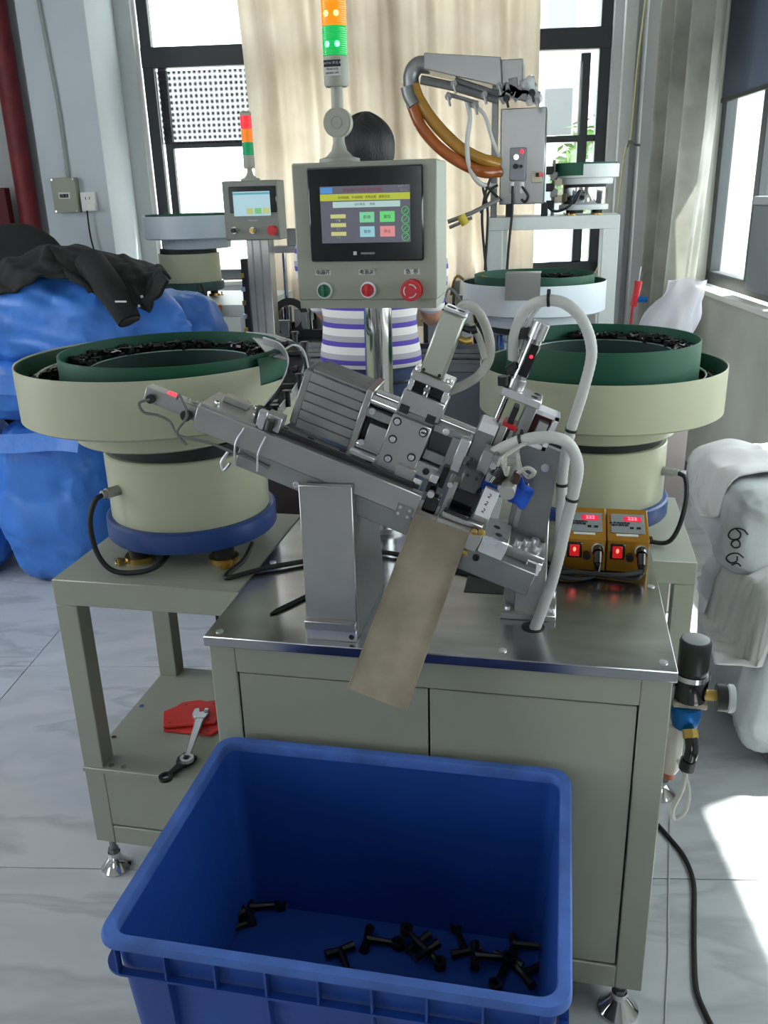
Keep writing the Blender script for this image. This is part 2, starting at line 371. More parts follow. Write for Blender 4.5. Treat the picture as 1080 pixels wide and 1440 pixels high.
# outside: ground, a pale building, trees
og = tag(bx((-30, 7.5, -.6), (40, 60, -.5)).build('outside_ground', mat('pale_ground', (150, 150, 140), .9)), 'pale bright ground outside behind the back windows', 'ground'); og['kind'] = 'structure'
ob = thing('far_building', 'pale apartment building far outside the right back window, washed out by daylight', 'building', (3.0, 32, -.5))
bx((-6, 0, 0), (2.5, 8, 9)).build('wall', mat('pale_render', (225, 225, 222), .9), ob)
for i in range(5):
    for j in range(3): bx((-5.5+i*1.6, -.06, 1.2+j*2.6), (-4.6+i*1.6, .04, 2.6+j*2.6)).build('window', mat('far_window', (120, 126, 134), .3), ob)
def tree(loc, h, rad, label):
    t = thing('tree', label, 'tree', loc, group=None)
    MB().cyl((0, 0, 0), (0, 0, h*.6), .14, .08).build('trunk', mat('bark', (80, 66, 52), .9), t)
    b = MB(); rnd = random.Random(int(h*10))
    for k in range(700):
        v = Vector((rnd.gauss(0, 1), rnd.gauss(0, 1), rnd.gauss(0, 1))).normalized()*rnd.uniform(.4, 1)**.5
        p = Vector((v.x*rad, v.y*rad, h*.68+v.z*h*.34)); M_ = Matrix.Translation(p) @ Matrix.Rotation(rnd.uniform(0, 6), 4, (rnd.random(), rnd.random(), rnd.random()+.1))
        s_ = rnd.uniform(.12, .24); vs = [b.bm.verts.new(M_@Vector(q)) for q in ((-s_, 0, 0), (0, -s_*.5, .02), (s_, 0, 0), (0, s_*.5, .02))]; b.bm.faces.new(vs)
    o = b.build('foliage', mat('leaf_green', (96, 128, 70), .7, var=.3), t, fix=False); o['kind'] = 'stuff'
tree((2.6, 15, -.5), 5.2, 1.3, 'green tree outside the right back window, nearest the frame')
tree((1.2, 19, -.5), 3.6, 1.6, 'lower green tree outside, seen through the window behind the white table frame')
# curtains
def curtain(x0, x1, y, z0, z1, folds, amp, mt, label, seed, M=None, pinch=None):
    rnd = random.Random(seed); ph = [rnd.uniform(0, 6) for _ in range(5)]
    def f(u, v):
        x = x0+(x1-x0)*u
        if pinch: x = pinch(u, v)
        z = z0+(z1-z0)*v
        yy = y+amp*(.6*math.sin(2*PI*folds*u+ph[0]+.6*math.sin(3*v+ph[1]))+.35*math.sin(2*PI*folds*1.83*u+ph[2]+v)+.2*math.sin(2*PI*folds*.47*u+ph[3]-2*v))
        return Vector((x, yy, z))
    o = MB().grid(f, 150, 26).build('curtain', mt, sharp=180)
    if M is not None: o.matrix_world = M
    return tag(o, label, 'curtain')
MROOM = Matrix.Rotation(RZ, 4, 'Z')
curtain(-1.14, .66, BY-.13, .28, 3.15, 9, .055, curt1, 'wide sunlit beige curtain hanging across the middle of the back windows', 3, MROOM,
        pinch=lambda u, v: -1.14+(.30 if False else 0)+1.80*u - (.10*(1-v)*(1-u)) + .06*math.sin(4*v)*(1-u))
def side_curtain():
    def f(u, v):
        yy = 5.78-(1.05+.12*v-.28*max(0, .5-v))*u
        return Vector((1.37+.055*math.sin(2*PI*3.6*u+.5)+.025*math.sin(2*PI*7*u+2+v), yy, .62+2.4*v))
    o = MB().grid(f, 120, 26).build('curtain', curt2, sharp=180); o.matrix_world = MROOM
    tag(o, 'stained grey curtain gathered in the right corner beside the side window', 'curtain')
side_curtain()
# red pipe, electric boxes, things on the left
rp = thing('red_pipe', 'chipped red painted vertical pipe at the left edge beside the pillar', 'pipe')
c0 = at(5-7, 0, 5.45); c1 = at(45, 350, 5.45); cx = (c1.x+at(-2, 0, 5.45).x)/2
MB().cyl((cx, 5.45, 0), (cx, 5.45, 3.59), .066, seg=24).build('shaft', red_p, rp)
MB().cyl((cx, 5.45, 0), (cx, 5.45, .03), .09, seg=24).cyl((cx, 5.45, 1.7), (cx, 5.45, 1.74), .066).build('collar', red_p, rp)
tag(bx((cx-.62, 5.32, 0), (cx-.17, 5.38, 1.66), .006).build('door_leaf', mat('pale_metal_door', (170, 178, 180), .5, var=.08)), 'pale metal door leaf standing open behind the red pipe', 'door')
tag(bx((cx-.165, 5.33, 0), (cx-.075, 5.39, 1.66), .004).build('dark_red_post', mat('maroon_paint', (92, 24, 30), .6)), 'dark maroon post between the door leaf and the red pipe', 'post')
PF = MROOM
sb = thing('switch_box', 'grey green breaker box mounted on the left pillar', 'electrical box'); sb.matrix_world = MROOM @ Matrix.Translation((-2.215, 5.5, 1.60))
bx((-.075, -.06, -.10), (.075, 0, .10), .006).build('case', mat('box_green_grey', (138, 144, 128), .5), sb)
bx((-.035, -.066, -.02), (.035, -.058, .018), .002).build('breaker_window', paper, sb)
for k in range(3): bx((-.026+k*.019, -.074, -.012), (-.012+k*.019, -.062, .008), .002).build('switch_lever', black, sb)
for sx in (-.065, .065):
    for sz in (-.09, .09): MB().cyl((sx, -.06, sz), (sx, -.063, sz), .006, seg=10).build('screw', chrome, sb)
MB().tube([(.02, -.012, .10), (.02, -.012, .5), (-.02, -.012, 1.3), (-.02, -.012, 1.98)], .011, n=1).build('conduit', mat('grey_conduit', (150, 154, 154), .6), sb)
so = thing('wall_socket', 'white double socket with a plug beside the breaker box', 'socket'); so.matrix_world = MROOM @ Matrix.Translation((-2.085, 5.5, 1.56))
bx((-.045, -.035, -.055), (.045, 0, .055), .005).build('plate', mat('white_plastic', (215, 215, 212), .4), so)
for q in (-.02, .02):
    for a in (-.012, .012): bx((a-.002, -.037, q-.008), (a+.002, -.034, q+.008)).build('slot', black, so)
bx((.0, -.075, -.05), (.05, -.035, -.01), .006).build('plug', mat('white_plastic', (215, 215, 212), .4), so)
MB().tube([(-.012, -.04, -.05), (-.01, -.045, -.2), (.01, -.04, -.45), (0, -.03, -1.2)], .005, seg=6).build('cord', black_r, so)
# yellow cord on the right pillar and its hook
yc = thing('pull_cord', 'thin yellowish cord hooked to the pillar right of the back window', 'cord'); yc.matrix_world = MROOM
MB().tube([(1.30, 5.82, 3.2), (1.24, 5.82, 2.3), (1.22, 5.80, 1.83), (1.19, 5.8, 1.75), (1.15, 5.8, 1.3), (1.02, 5.82, .95), (.99, 5.85, .7)], .006, seg=6).build('cord', mat('yellow_cord', (206, 196, 150), .6), yc)
MB().tube([(1.29, 5.86, 1.80), (1.25, 5.80, 1.80), (1.21, 5.79, 1.82), (1.20, 5.8, 1.79)], .008, seg=6).build('hook', alu_d, yc)
# ================================================================== MAIN CABINET
CX0, CX1, CY0, CY1, TZ = -.621, .213, 1.305, 1.985, .80
cab = thing('machine_cabinet', 'grey green machine cabinet with a steel top plate in the middle foreground', 'cabinet', (0, 0, 0))
b = MB(); t_ = .05; x0, x1, y0, y1 = CX0+.006, CX1-.006, CY0+.008, CY1-.006; z0, z1 = .085, TZ-.02
b.box((x0, y0, z0), (x0+t_, y0+.04, z1), .002).box((x1-t_, y0, z0), (x1, y0+.04, z1), .002).box((x0+t_, y0, z1-.055), (x1-t_, y0+.04, z1), .002).box((x0+t_, y0, z0), (x1-t_, y0+.04, z0+.055), .002)
b.box((x0, y0+.04, z0), (x0+.012, y1, z1)).box((x1-.012, y0+.04, z0), (x1, y1, z1)).box((x0, y1-.012, z0), (x1, y1, z1)).box((x0, y0+.02, z0), (x1, y1, z0+.012))
b.build('carcass', greyg, cab)
xm = -.205
def door(xa, xb):
    d = bx((xa, y0+.003, z0+.058), (xb, y0+.025, z1-.058), .0015).build('door', greyg, cab); return d
d1 = door(x0+t_+.003, xm-.002); d2 = door(xm+.002, x1-t_-.003)
bx((x0+t_, y0+.03, z0+.05), (x1-t_, y0+.034, z1-.05)).build('door_recess', darkm, cab)
# top plate with a round cable hole and a rectangular opening
b = MB(); b.box((CX0, CY0, TZ-.02), (CX1, CY1, TZ), .0015); b.build('top_plate', steel, cab)
MB().cyl((-.028, 1.43, TZ), (-.028, 1.43, TZ+.0012), .021, seg=28).build('cable_hole', darkm, cab)
MB().prism([(-.17, 1.56), (-.06, 1.56), (-.05, 1.66), (-.1, 1.69), (-.17, 1.66)], TZ, TZ+.0012, 'z').build('cable_opening', darkm, cab)
for sx, sy in ((-.597, 1.328), (-.077, 1.335), (.192, 1.335), (.197, 1.638), (.19, 1.96), (-.6, 1.65), (-.6, 1.95)):
    q = MB(); q.cyl((sx, sy, TZ), (sx, sy, TZ+.0016), .0075, seg=16); q.cyl((sx, sy, TZ+.0016), (sx, sy, TZ+.002), .0045, seg=6); q.build('plate_screw', alu_b, cab)
def foot(parent, x, y, ztop, r=.036, mt=chrome):
    f = MB(); f.lathe([(0, .012), (.012, .045), (.015, .05), (.015, .036), (r*.85, .012), (r, .006), (r, 0), (0, 0)], 24, (x, y, 0)); 
    o = f.build('levelling_foot', mt, parent)
    MB().cyl((x, y, .03), (x, y, ztop), .008, seg=12).cyl((x, y, .048), (x, y, .06), .014, seg=6).build('stud', alu_d, o)
for sx, sy in ((.170, 1.34), (-.58, 1.34), (.170, 1.94), (-.58, 1.94)): foot(cab, sx, sy, .09, .04)
# ================================================================== LEFT AND RIGHT TABLES
def table(name, label, X0, X1, Y0, Y1, H, mt, leg=.05, shelf=None, group=None):
    t = thing(name, label, 'table', (0, 0, 0))
    bx((X0, Y0, H-.06), (X1, Y1, H), .002).build('tabletop', mt, t)
    for lx, ly in ((X0, Y0), (X1-leg, Y0), (X0, Y1-leg), (X1-leg, Y1-leg)):
        bx((lx, ly, .10), (lx+leg, ly+leg, H-.06), .002).build('leg', mt, t)
        foot(t, lx+leg/2, ly+leg/2, .10)
    return t
lt = table('feeder_table', 'cream steel table left of the cabinet carrying the left bowl feeder', -1.052, -.627, 1.506, 1.965, .795, greyg)
bx((-1.052, 1.50, .305), (-.627, 1.965, .317), .0015).build('shelf', greyg, lt)
bx((-1.002, 1.508, .155), (-.677, 1.52, .305)).build('front_panel', greyg, lt)
bx((-1.002, 1.506, .10), (-.677, 1.55, .15), .002).build('lower_rail', greyg, lt)
for sx, sy in ((-.985, 1.515), (-.955, 1.515), (-1.035, 1.62), (-1.03, 1.76), (-1.01, 1.92), (-.9, 1.95)):
    MB().cyl((sx, sy, .317), (sx, sy, .320), .006, seg=10).build('shelf_screw', chrome, lt)
rt = table('feeder_table', 'cream steel table behind the cabinet at right carrying the right bowl feeder', -.15, .345, 2.01, 2.49, .70, greyg)
bx((-.10, 2.02, .30), (.295, 2.44, .315), .0015).build('shelf', greyg, rt)
# red plates and wrenches on the left shelf
def red_plate(x, y, z, rz, label):
    pts = [(-.07, -.05), (.055, -.055), (.075, -.02), (.07, .05), (.03, .045), (.015, .058), (-.03, .055), (-.045, .035), (-.075, .02)]
    M_ = Matrix.Translation((x, y, z)) @ Matrix.Rotation(rz, 4, 'Z')
    b = MB(); b.prism(pts, 0, .006, 'z', bev=.0012); o = b.build('red_plate', red_pl); o.matrix_world = M_
    for hx, hy in ((-.055, -.035), (.04, -.04), (.05, .03), (-.02, .04)):
        MB().cyl((hx, hy, .006), (hx, hy, .0065), .003, seg=8).build('hole', dark_red, o)
    return tag(o, label, 'plate', 'red notched plates on the shelf')
red_plate(-.855, 1.715, .318, .05, 'lower of two red notched plates on the table shelf, mostly covered')
red_plate(-.875, 1.735, .3255, .35, 'upper of two red notched plates on the table shelf')
def wrench(name, p0, p1, label, mt, ring=False):
    p0 = Vector(p0); p1 = Vector(p1); L_ = (p1-p0).length; ang = math.atan2(p1.y-p0.y, p1.x-p0.x)
    t = thing(name, label, 'wrench', p0, (0, 0, ang))
    h = MB(); h.prism([(.02, -.007), (L_-.02, -.011), (L_-.012, -.006), (L_-.012, .006), (L_-.02, .011), (.02, .007)], 0, .008, 'z', bev=.002); h.build('handle', mt, t)
    j = MB(); j.prism([(L_-.02, -.014), (L_+.0, -.02), (L_+.02, -.016), (L_+.022, -.006), (L_+.004, -.007), (L_+.002, .006), (L_+.024, .008), (L_+.02, .02), (L_-.004, .022), (L_-.02, .012)], 0, .011, 'z', bev=.0015); j.build('jaw', alu_b if not ring else mt, t)
    MB().lathe([(.009, 0), (.016, 0), (.016, .008), (.009, .008)], 20, (.008, 0, 0), closed=True).build('ring_end', mt, t)
    MB().cyl((L_+.004, -.012, -.0), (L_+.004, -.012, .013), .006, seg=10).build('adjusting_screw', alu_d, t)
    return t
wrench('wrench', atz(262, 1072, .330), atz(283, 1005, .335), 'bright steel adjustable wrench leaning over the red plates', alu_b)
wrench('wrench', atz(230, 1098, .320), atz(262, 1072, .320), 'black adjustable wrench at the front corner of the shelf', black, True)
# ================================================================== BOWL FEEDERS
def clips_pile(rnd, n, f, s=.008):
    b = MB()
    for _ in range(n):
        p = f(rnd); M_ = Matrix.Translation(p) @ Matrix.Rotation(rnd.uniform(0, 6.3), 4, 'Z') @ Matrix.Rotation(rnd.uniform(-.7, .7), 4, 'X')
        b.box((-s*1.6, -s*.35, -s*.35), (s*1.6, s*.35, s*.35), 0, M_)
        b.box((-s*1.8, -s*1.1, -s*.4), (-s*1.1, s*1.1, s*.4), 0, M_)
    return b
def feeder(loc, label, mirror, ring_m, shell_m, Ro=.30, dx=-.04, drum_h=.455, body_m=None, gap=True, seed=1, detail=True, rest=.045, a_open=None):
    body_m = body_m or shell_m; sg = -1 if mirror else 1
    t = thing('bowl_feeder', label, 'bowl feeder', loc); rnd = random.Random(seed)
    for a in (R(-125), R(-42), R(50), R(140)):
        fx, fy = .145*math.cos(a), .145*math.sin(a)
        o = MB().cyl((fx, fy, .0), (fx, fy, .05), .022, .026, seg=16).build('rubber_foot', black_r, t)
        c_ = MB().cyl((fx, fy, 0), (fx, fy, .012), .034, seg=18)
        ox, oy = math.cos(a), math.sin(a)
        c_.box((-.008, -.012, .0), (.055, .012, .004), .001, Matrix.Translation((fx, fy, 0)) @ Matrix.Rotation(a-.4, 4, 'Z'))
        c_.cyl((fx+ox*.05, fy+oy*.05, .002), (fx+ox*.05, fy+oy*.05, .018), .005, seg=8)
        c_.build('clamp', brass, o)
    MB().lathe([(0, rest), (.19, rest), (.193, rest+.004), (.193, .088), (.188, .092), (0, .092)], 64).build('base_ring', ring_m, t)
    MB().lathe([(0, .092), (.178, .092), (.179, .094), (.179, .24), (.176, .243), (0, .243)], 64).build('body', body_m, t)
    MB().lathe([(0, .243), (.166, .243), (.166, .268), (0, .268)], 48).build('dark_gap_band', black_r, t)  # black band filling the gap between body and neck
    MB().lathe([(0, .268), (.190, .268), (.196, .272), (.200, .325), (0, .325)], 64, (dx, 0, 0)).build('neck', shell_m, t)
    # outer shell: cream outside, green lining inside
    c = (dx, 0, 0); a0, a1 = (0, 2*PI) if a_open is None else (a_open[1], a_open[0]+2*PI)
    MB().lathe([(.19, .322), (Ro-.01, .322), (Ro, .328), (Ro, .440), (Ro-.0015, .4405), (Ro-.003, .439), (Ro-.003, .33), (.19, .33)], 96, c, a0, a1, closed=True).build('outer_shell', shell_m, t)
    MB().lathe([(Ro-.0032, .437), (Ro-.005, .437), (Ro-.005, .372), (.16, .372), (.16, .368), (Ro-.0032, .368)], 96, c, a0, a1, closed=True).build('green_lining', green, t)
    # inner drum: a spiral whose rim climbs
    rd = .236; cx_ = 0; ks = Ro/.30
    MB().lathe([(rd, .345), (rd+.002, .345), (rd+.002, drum_h), (rd, drum_h+.001), (rd-.002, drum_h), (rd-.002, .345)], 96, (dx*.2, 0, 0), closed=True).build('inner_drum', green, t)
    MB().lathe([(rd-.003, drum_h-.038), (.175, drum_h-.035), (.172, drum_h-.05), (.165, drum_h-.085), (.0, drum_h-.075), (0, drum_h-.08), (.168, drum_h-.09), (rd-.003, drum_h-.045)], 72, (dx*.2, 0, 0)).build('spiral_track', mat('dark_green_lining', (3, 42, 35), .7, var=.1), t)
    MB().lathe([(.176, drum_h-.0345), (.1775, drum_h-.0325), (.179, drum_h-.0345)], 72, (dx*.2, 0, 0)).build('track_lip', mat('worn_edge', (120, 150, 140), .4, .5), t)
    if detail:
        def f1(r_):
            a = r_.uniform(R(20), R(200)) if not mirror else r_.uniform(R(-30), R(110))
            rr = r_.uniform(.185, .225); return Vector((dx*.2+rr*math.cos(a), rr*math.sin(a), drum_h-.03+r_.uniform(0, .012)))
        o = clips_pile(rnd, 150, f1).build('clip_heap', clip_m, t); o['kind'] = 'stuff'
        def f2(r_):
            a = (r_.uniform(R(150), R(215)) if not mirror else r_.uniform(R(-38), R(30)))
            rr = r_.uniform(.25, .278)*ks; return Vector((dx+rr*math.cos(a), rr*math.sin(a), .385+r_.uniform(0, .02)))
        o = clips_pile(rnd, 45, f2).build('clip_heap', clip_m, t); o['kind'] = 'stuff'
        aa = (R(150), R(215)) if not mirror else (R(-38), R(30))
        for k, rr in enumerate((.272, .255)):
            MB().tube([(dx+rr*math.cos(a), rr*math.sin(a), .405+.01*k) for a in [aa[0]+(aa[1]-aa[0])*i/8 for i in range(9)]], .0025, seg=6).build('guide_wire', alu_b, t)
        MB().box((-.022, -.004, 0), (.022, .004, .03), .001, Matrix.Translation((dx+.262*math.cos(aa[0]), .262*math.sin(aa[0]), .39)) @ Matrix.Rotation(aa[0], 4, 'Z')).build('guide_block', alu_b, t)
        # cable outlet
        ao = R(-122) if not mirror else R(-22)
        px_, py_ = .179*math.cos(ao), .179*math.sin(ao)
        g = MB().cyl((px_, py_, .175), (px_*1.16, py_*1.16, .175), .012, seg=8).cyl((px_*1.16, py_*1.16, .175), (px_*1.22, py_*1.22, .175), .009).build('cable_gland', mat('grey_nylon', (150, 152, 146), .5), t)
        k = 1.22
        if not mirror:
            pth = [(px_*1.2, py_*1.2, .175), (px_*1.32, py_*1.32, .165), (px_*1.42, py_*1.42, .12), (px_*1.42+.005, py_*1.4, .05), (px_*1.35+.03, py_*1.4, .012), (px_*1.2+.075, py_*1.35, .010), (px_*1.1+.1, py_*1.22, .02), (.0, -.14, .03)]
        else:
            pth = [(px_*1.2, py_*1.2, .175), (px_*1.32, py_*1.4, .165), (px_*1.33, py_*1.9, .12), (px_*1.25, py_*2.1, .05), (px_*1.1, py_*2.2, .012), (px_*.8, py_*2.1, .01)]
        MB().tube(pth, .0058, seg=8).build('power_cable', black_r, g)
    return t
FL = feeder((-.825, 1.755, .795), 'cream bowl feeder on the left table, green inside with a blue base ring', False, blue_ring, cream, a_open=(R(-24), R(10)), seed=3)
# discharge rail and rear skirt of the left feeder
b = MB(); arc = [(-.04+.285*math.cos(R(a)), .285*math.sin(R(a))) for a in range(-40, 0, 5)]
rail_pts = [at(*q)-Vector((-.825, 1.755, .795)) for q in ((380, 478, 1.80), (405, 488, 1.74), (417, 510, 1.66), (409, 540, 1.58), (388, 570, 1.50), (366, 596, 1.44), (352, 622, 1.40))]
P_ = smooth_path(rail_pts, 5)
def ribbon(P, wdt, th, off=0, dz=0):
    b = MB(); prev = None
    for i, p in enumerate(P):
        t = (P[min(i+1, len(P)-1)]-P[max(i-1, 0)]); n = Vector((-t.y, t.x, 0)).normalized()
        q = [p+n*(off-wdt/2)+Vector((0, 0, dz)), p+n*(off+wdt/2)+Vector((0, 0, dz)), p+n*(off+wdt/2)+Vector((0, 0, dz-th)), p+n*(off-wdt/2)+Vector((0, 0, dz-th))]
        v = [b.bm.verts.new(x) for x in q]
        if prev:
            for k in range(4): b.bm.faces.new((prev[k], prev[(k+1) % 4], v[(k+1) % 4], v[k]))
        prev = v
    return b
ribbon(P_, .030, .004).build('discharge_track', darkm, FL)
ZA = 1.243
ap = [atz(a, c_, ZA)-Vector((-.825, 1.755, .795)) for a, c_ in ((346, 466), (388, 470), (422, 496), (405, 506), (378, 500), (366, 486))]
MB().prism([(q.x, q.y) for q in ap], ap[0].z-.003, ap[0].z, 'z').build('metal_apron', alu_d, FL)
ribbon(P_, .003, .016, .016, .008).build('track_wall', alu_b, FL)
ribbon(P_, .003, .016, -.016, .008).build('track_wall', alu_b, FL)
for k in range(4, len(P_)-3, 4):
    q = P_[k]; o = MB().box((-.012, -.005, 0), (.012, .005, .009), .001, Matrix.Translation(q) @ Matrix.Rotation(.4*k, 4, 'Z')).build('moving_clip', clip_m, FL)
    MB().cyl(q+Vector((.02, .01, -.004)), q+Vector((.02, .01, .022)), .006, seg=10).cyl(q+Vector((.02, .01, .022)), q+Vector((.02, .01, .027)), .009, seg=8).build('adjusting_knob', black, FL)
MB().lathe([(.268, .30), (.270, .30), (.270, .40), (.268, .40)], 24, (-.01, 0, 0), R(-26), R(12), closed=True).build('rear_skirt', cream, FL)
MB().lathe([(.262, .36), (.264, .36), (.264, .45), (.262, .45)], 24, (-.02, 0, 0), R(-22), R(14), closed=True).build('green_guard', green, FL)
MB().tube([at(*q)-Vector((-.825, 1.755, .795)) for q in ((400, 492, 1.66), (414, 485, 1.64), (428, 495, 1.62), (436, 530, 1.62))], .002, seg=6).build('white_air_tube', hose_w, FL)
FR = feeder((.10, 2.25, .70), 'cream bowl feeder at right behind the cabinet, its tall green drum open', True, blue_ring, cream, dx=.0, drum_h=.50, Ro=.305, seed=5)
# ================================================================== CONTROL PANEL
PX = lambda p: -.55+(p-411)*.00144
PZ = lambda p: 1.615-(p-228)*.001405
cp = thing('control_panel', 'cream control box on a chrome pole with a lit touch screen, nearest the camera', 'control panel', (0, 0, 0), (0, 0, 0))
MB().cyl((-.402, 1.90, .80), (-.402, 1.90, 1.34), .031, seg=40).build('pole', chrome, cp)
MB().cyl((-.402, 1.90, .80), (-.402, 1.90, .812), .06, seg=32).build('pole_flange', alu, cp)
YF = 1.80
b = MB(); b.box((-.551, YF, 1.345), (-.255, YF+.15, 1.615), .003); b.prism([(YF+.002, 1.345), (YF+.148, 1.345), (YF+.11, 1.328), (YF+.004, 1.328)], -.549, -.257, 'x'); b.build('enclosure', greyg, cp)
sc_ = bx((PX(434), YF-.010, PZ(364)), (PX(598), YF, PZ(235)), .003).build('touch_screen', mat('screen_bezel', (22, 27, 30), .12, coat=.5), cp)
yS = YF-.0104
def patch(name, x0, x1, y0, y1, rgb, s, off=0, par=None):
    o = bx((PX(x0), yS-.0004-off, PZ(y1)), (PX(x1), yS-off, PZ(y0))).build(name, glow('ui_%d_%d_%d' % rgb, rgb, s), par or sc_); return o
patch('display', 452, 580, 260.5, 338, (112, 112, 128), .55)
patch('yellow_banner', 452, 580, 271, 280, (196, 206, 60), .75, .0004)
patch('status_bar', 470, 566, 281.5, 289.5, (190, 220, 215), .8, .0004)
patch('green_key', 508, 529, 296, 310, (130, 220, 165), .8, .0004)
patch('green_key', 537, 558, 295.5, 310, (110, 225, 125), .8, .0004)
patch('pale_key', 508, 529, 315.5, 330, (160, 215, 225), .8, .0004)
patch('pink_key', 537, 558, 315.5, 330, (235, 150, 150), .8, .0004)
for q in (301, 313, 325): patch('value_box', 466, 488, q-2.6, q+2.8, (216, 218, 140), .75, .0004)
gc = glow('ui_ring', (70, 200, 90), .9)
for q in (295, 307, 319, 331):
    b = MB(); cx_, cz_ = PX(573), PZ(q); rr = 5.2*.00142
    b.tube([(cx_+rr*math.cos(a), yS-.0008, cz_+rr*math.sin(a)) for a in [2*PI*k/16 for k in range(17)]], .0007, seg=4, n=1); b.tube([(cx_-rr*.5, yS-.0008, cz_-rr*.4), (cx_+rr*.5, yS-.0008, cz_+rr*.5)], .0007, seg=4, n=1)
    b.build('arrow_icon', gc, sc_)
T = lambda body, px, py, size, mt: text('lettering', body, size, mt, sc_, (PX(px), yS-.0011, PZ(py)))
T('全自动产品组装检测机', 513, 266.5, .0082, glow('ui_title', (150, 60, 70), .6)); T('2018-7-12', 570, 263, .0045, ink_w); T('9:21:40', 571, 268, .0045, ink_w)
uiy = glow('ui_olive', (120, 110, 30), .4); T('自动画面   手动画面   参数设置   报警信息', 515, 276, .0058, uiy)
T('运行状态      待机', 516, 285.5, .0055, glow('ui_teal', (70, 120, 130), .4))
uk = glow('ui_dark', (40, 90, 60), .3)
T('启动', 518.5, 303, .0075, uk); T('复位', 547.5, 303, .0075, uk); T('暂停', 518.5, 323, .0075, glow('ui_bl', (60, 110, 140), .4)); T('停止', 547.5, 323, .0075, glow('ui_rd', (170, 60, 70), .4))
T('产量', 477, 307, .0048, ink_w); T('良品', 477, 319, .0048, ink_w); T('不良', 477, 331, .0048, ink_w)
bx((PX(453), yS-.001, PZ(270)), (PX(470), yS-.0004, PZ(262))).build('logo', glow('ui_logo', (80, 150, 220), .8), sc_)
text('lettering', 'WEINVIEW', .006, ink_w, sc_, (PX(518), yS-.0003, PZ(353)))
b = MB(); b.box((PX(497), yS-.0006, PZ(355)), (PX(502), yS, PZ(350))); b.build('maker_mark', ink_w, sc_)
def button(px, py, r, mt, bezel, name='push_button', estop=False):
    c = Vector((PX(px), YF, PZ(py)))
    o = MB().cyl(c, c+Vector((0, -.007, 0)), r, seg=32, bev=.0015).build(name, bezel, cp)
    if not estop:
        MB().cyl(c+Vector((0, -.006, 0)), c+Vector((0, -.013, 0)), r*.78, seg=28, bev=.001).build('cap', mt, o)
        MB().box((-r*.16, -.020, -r*.7), (r*.16, -.012, r*.7), .001, Matrix.Translation(c)).build('knob_bar', mt, o)
    else:
        MB().cyl(c+Vector((0, -.007, 0)), c+Vector((0, -.024, 0)), r*.55, seg=24).cyl(c+Vector((0, -.022, 0)), c+Vector((0, -.034, 0)), r*1.02, r*.94, seg=36, bev=.002).build('mushroom_cap', mt, o)
        q = MB()
        for s0 in (20, 140, 260):
            q.tube([c+Vector((r*.6*math.cos(R(a)), -.0345, r*.6*math.sin(R(a)))) for a in range(s0, s0+90, 10)], .0012, seg=5, n=1)
        q.build('arrow_marks', ink_w, o)
    return o
button(451, 405.5, .0168, green_b, alu_b, 'green_selector'); button(516, 405, .0168, red_b, alu_b, 'red_selector'); button(581, 405, .0215, red_b, mat('yellow_ring', (170, 40, 40), .4), 'emergency_stop', True)
for px_, bd in ((449, '电源开'), (514, '电源关'), (580, '急  停')):
    o = bx((PX(px_)-.0165, YF-.0006, PZ(380)-.005), (PX(px_)+.0165, YF, PZ(380)+.005)).build('name_label', paper, cp)
    text('lettering', bd, .0105, ink, o, (PX(px_), YF-.001, PZ(380)))
# signal tower
def tower(loc, s, label, lit, short=False):
    t = thing('signal_tower', label, 'signal light', loc)
    pm = mat('tower_grey_plastic', (158, 160, 148), .5)
    MB().lathe([(0, 0), (.042, 0), (.042, .008), (.028, .012), (.016, .024), (.012, .04), (.012, .06), (0, .06)], 32).build('base', pm, t)
    if not short:
        MB().cyl((0, -.012, .076), (0, .014, .076), .0285, seg=36, bev=.002).build('hinge_disc', pm, t)
        MB().lathe([(.0105, 0), (.012, 0), (.012, .0008), (.0105, .0008)], 24, closed=True).build('hinge_ring', alu_d, t).matrix_local = Matrix.Translation((0, -.0122, .076)) @ Matrix.Rotation(PI/2, 4, 'X')
        MB().cyl((0, 0, .10), (0, 0, .145), .012, seg=20).build('neck', pm, t)
        zb = .142
    else: zb = .05
    MB().lathe([(0, zb), (.022, zb), (.0245, zb+.004), (.0245, zb+.054), (0, zb+.054)], 32).build('housing', pm, t)
    if not short:
        bx((-.018, -.0252, zb+.034), (.016, -.0240, zb+.046)).build('name_label', ink, t)
        text('lettering', 'SHTW 声光 ®', .0062, ink_w, t, (-.001, -.0256, zb+.040))
        bx((-.018, -.0252, zb+.018), (.016, -.0240, zb+.0335)).build('name_label', paper, t)
        text('lettering', 'YDAG-3-TJ', .005, ink, t, (-.001, -.0256, zb+.0295)); text('lettering', 'DC24V  3W', .005, ink, t, (-.001, -.0256, zb+.0225))
    z = zb+.054
    for nm, (c_, e_) in lit:
        pr = [(0, z)]; n = 13
        for k in range(n):
            zz = z+.001+k*(.050/n); pr += [(.0238, zz), (.0247, zz+.0012), (.0247, zz+.0026), (.0238, zz+.0038)]
        pr += [(.0238, z+.0525), (0, z+.0525)]
        m_ = mat('%s_lens_%d' % (nm, int(e_*100)), c_, .25, emit=e_, coat=.3)
        MB().lathe(pr, 36).build(nm+'_lens', m_, t); 
        if e_ > .4 and not short:
            for lx in (-.009, .009): MB().sphere((lx, -.021, z+.02), .006, 12, (1, .6, 1)).build('led', glow(nm+'_led', tuple(min(255, q+90) for q in c_), 2.5), t)
        z += .053
    MB().lathe([(0, z), (.0245, z), (.0245, z+.012), (.018, z+.018), (0, z+.018)], 32).build('cap', pm, t)
    t.scale = (s, s, s)
tower((-.466, 1.865, 1.615), 1.0, 'large signal tower with lit orange and green lenses on the nearest control panel', (('green', ((14, 170, 80), .42)), ('orange', ((240, 130, 10), .5)), ('red', ((200, 26, 26), .2))))
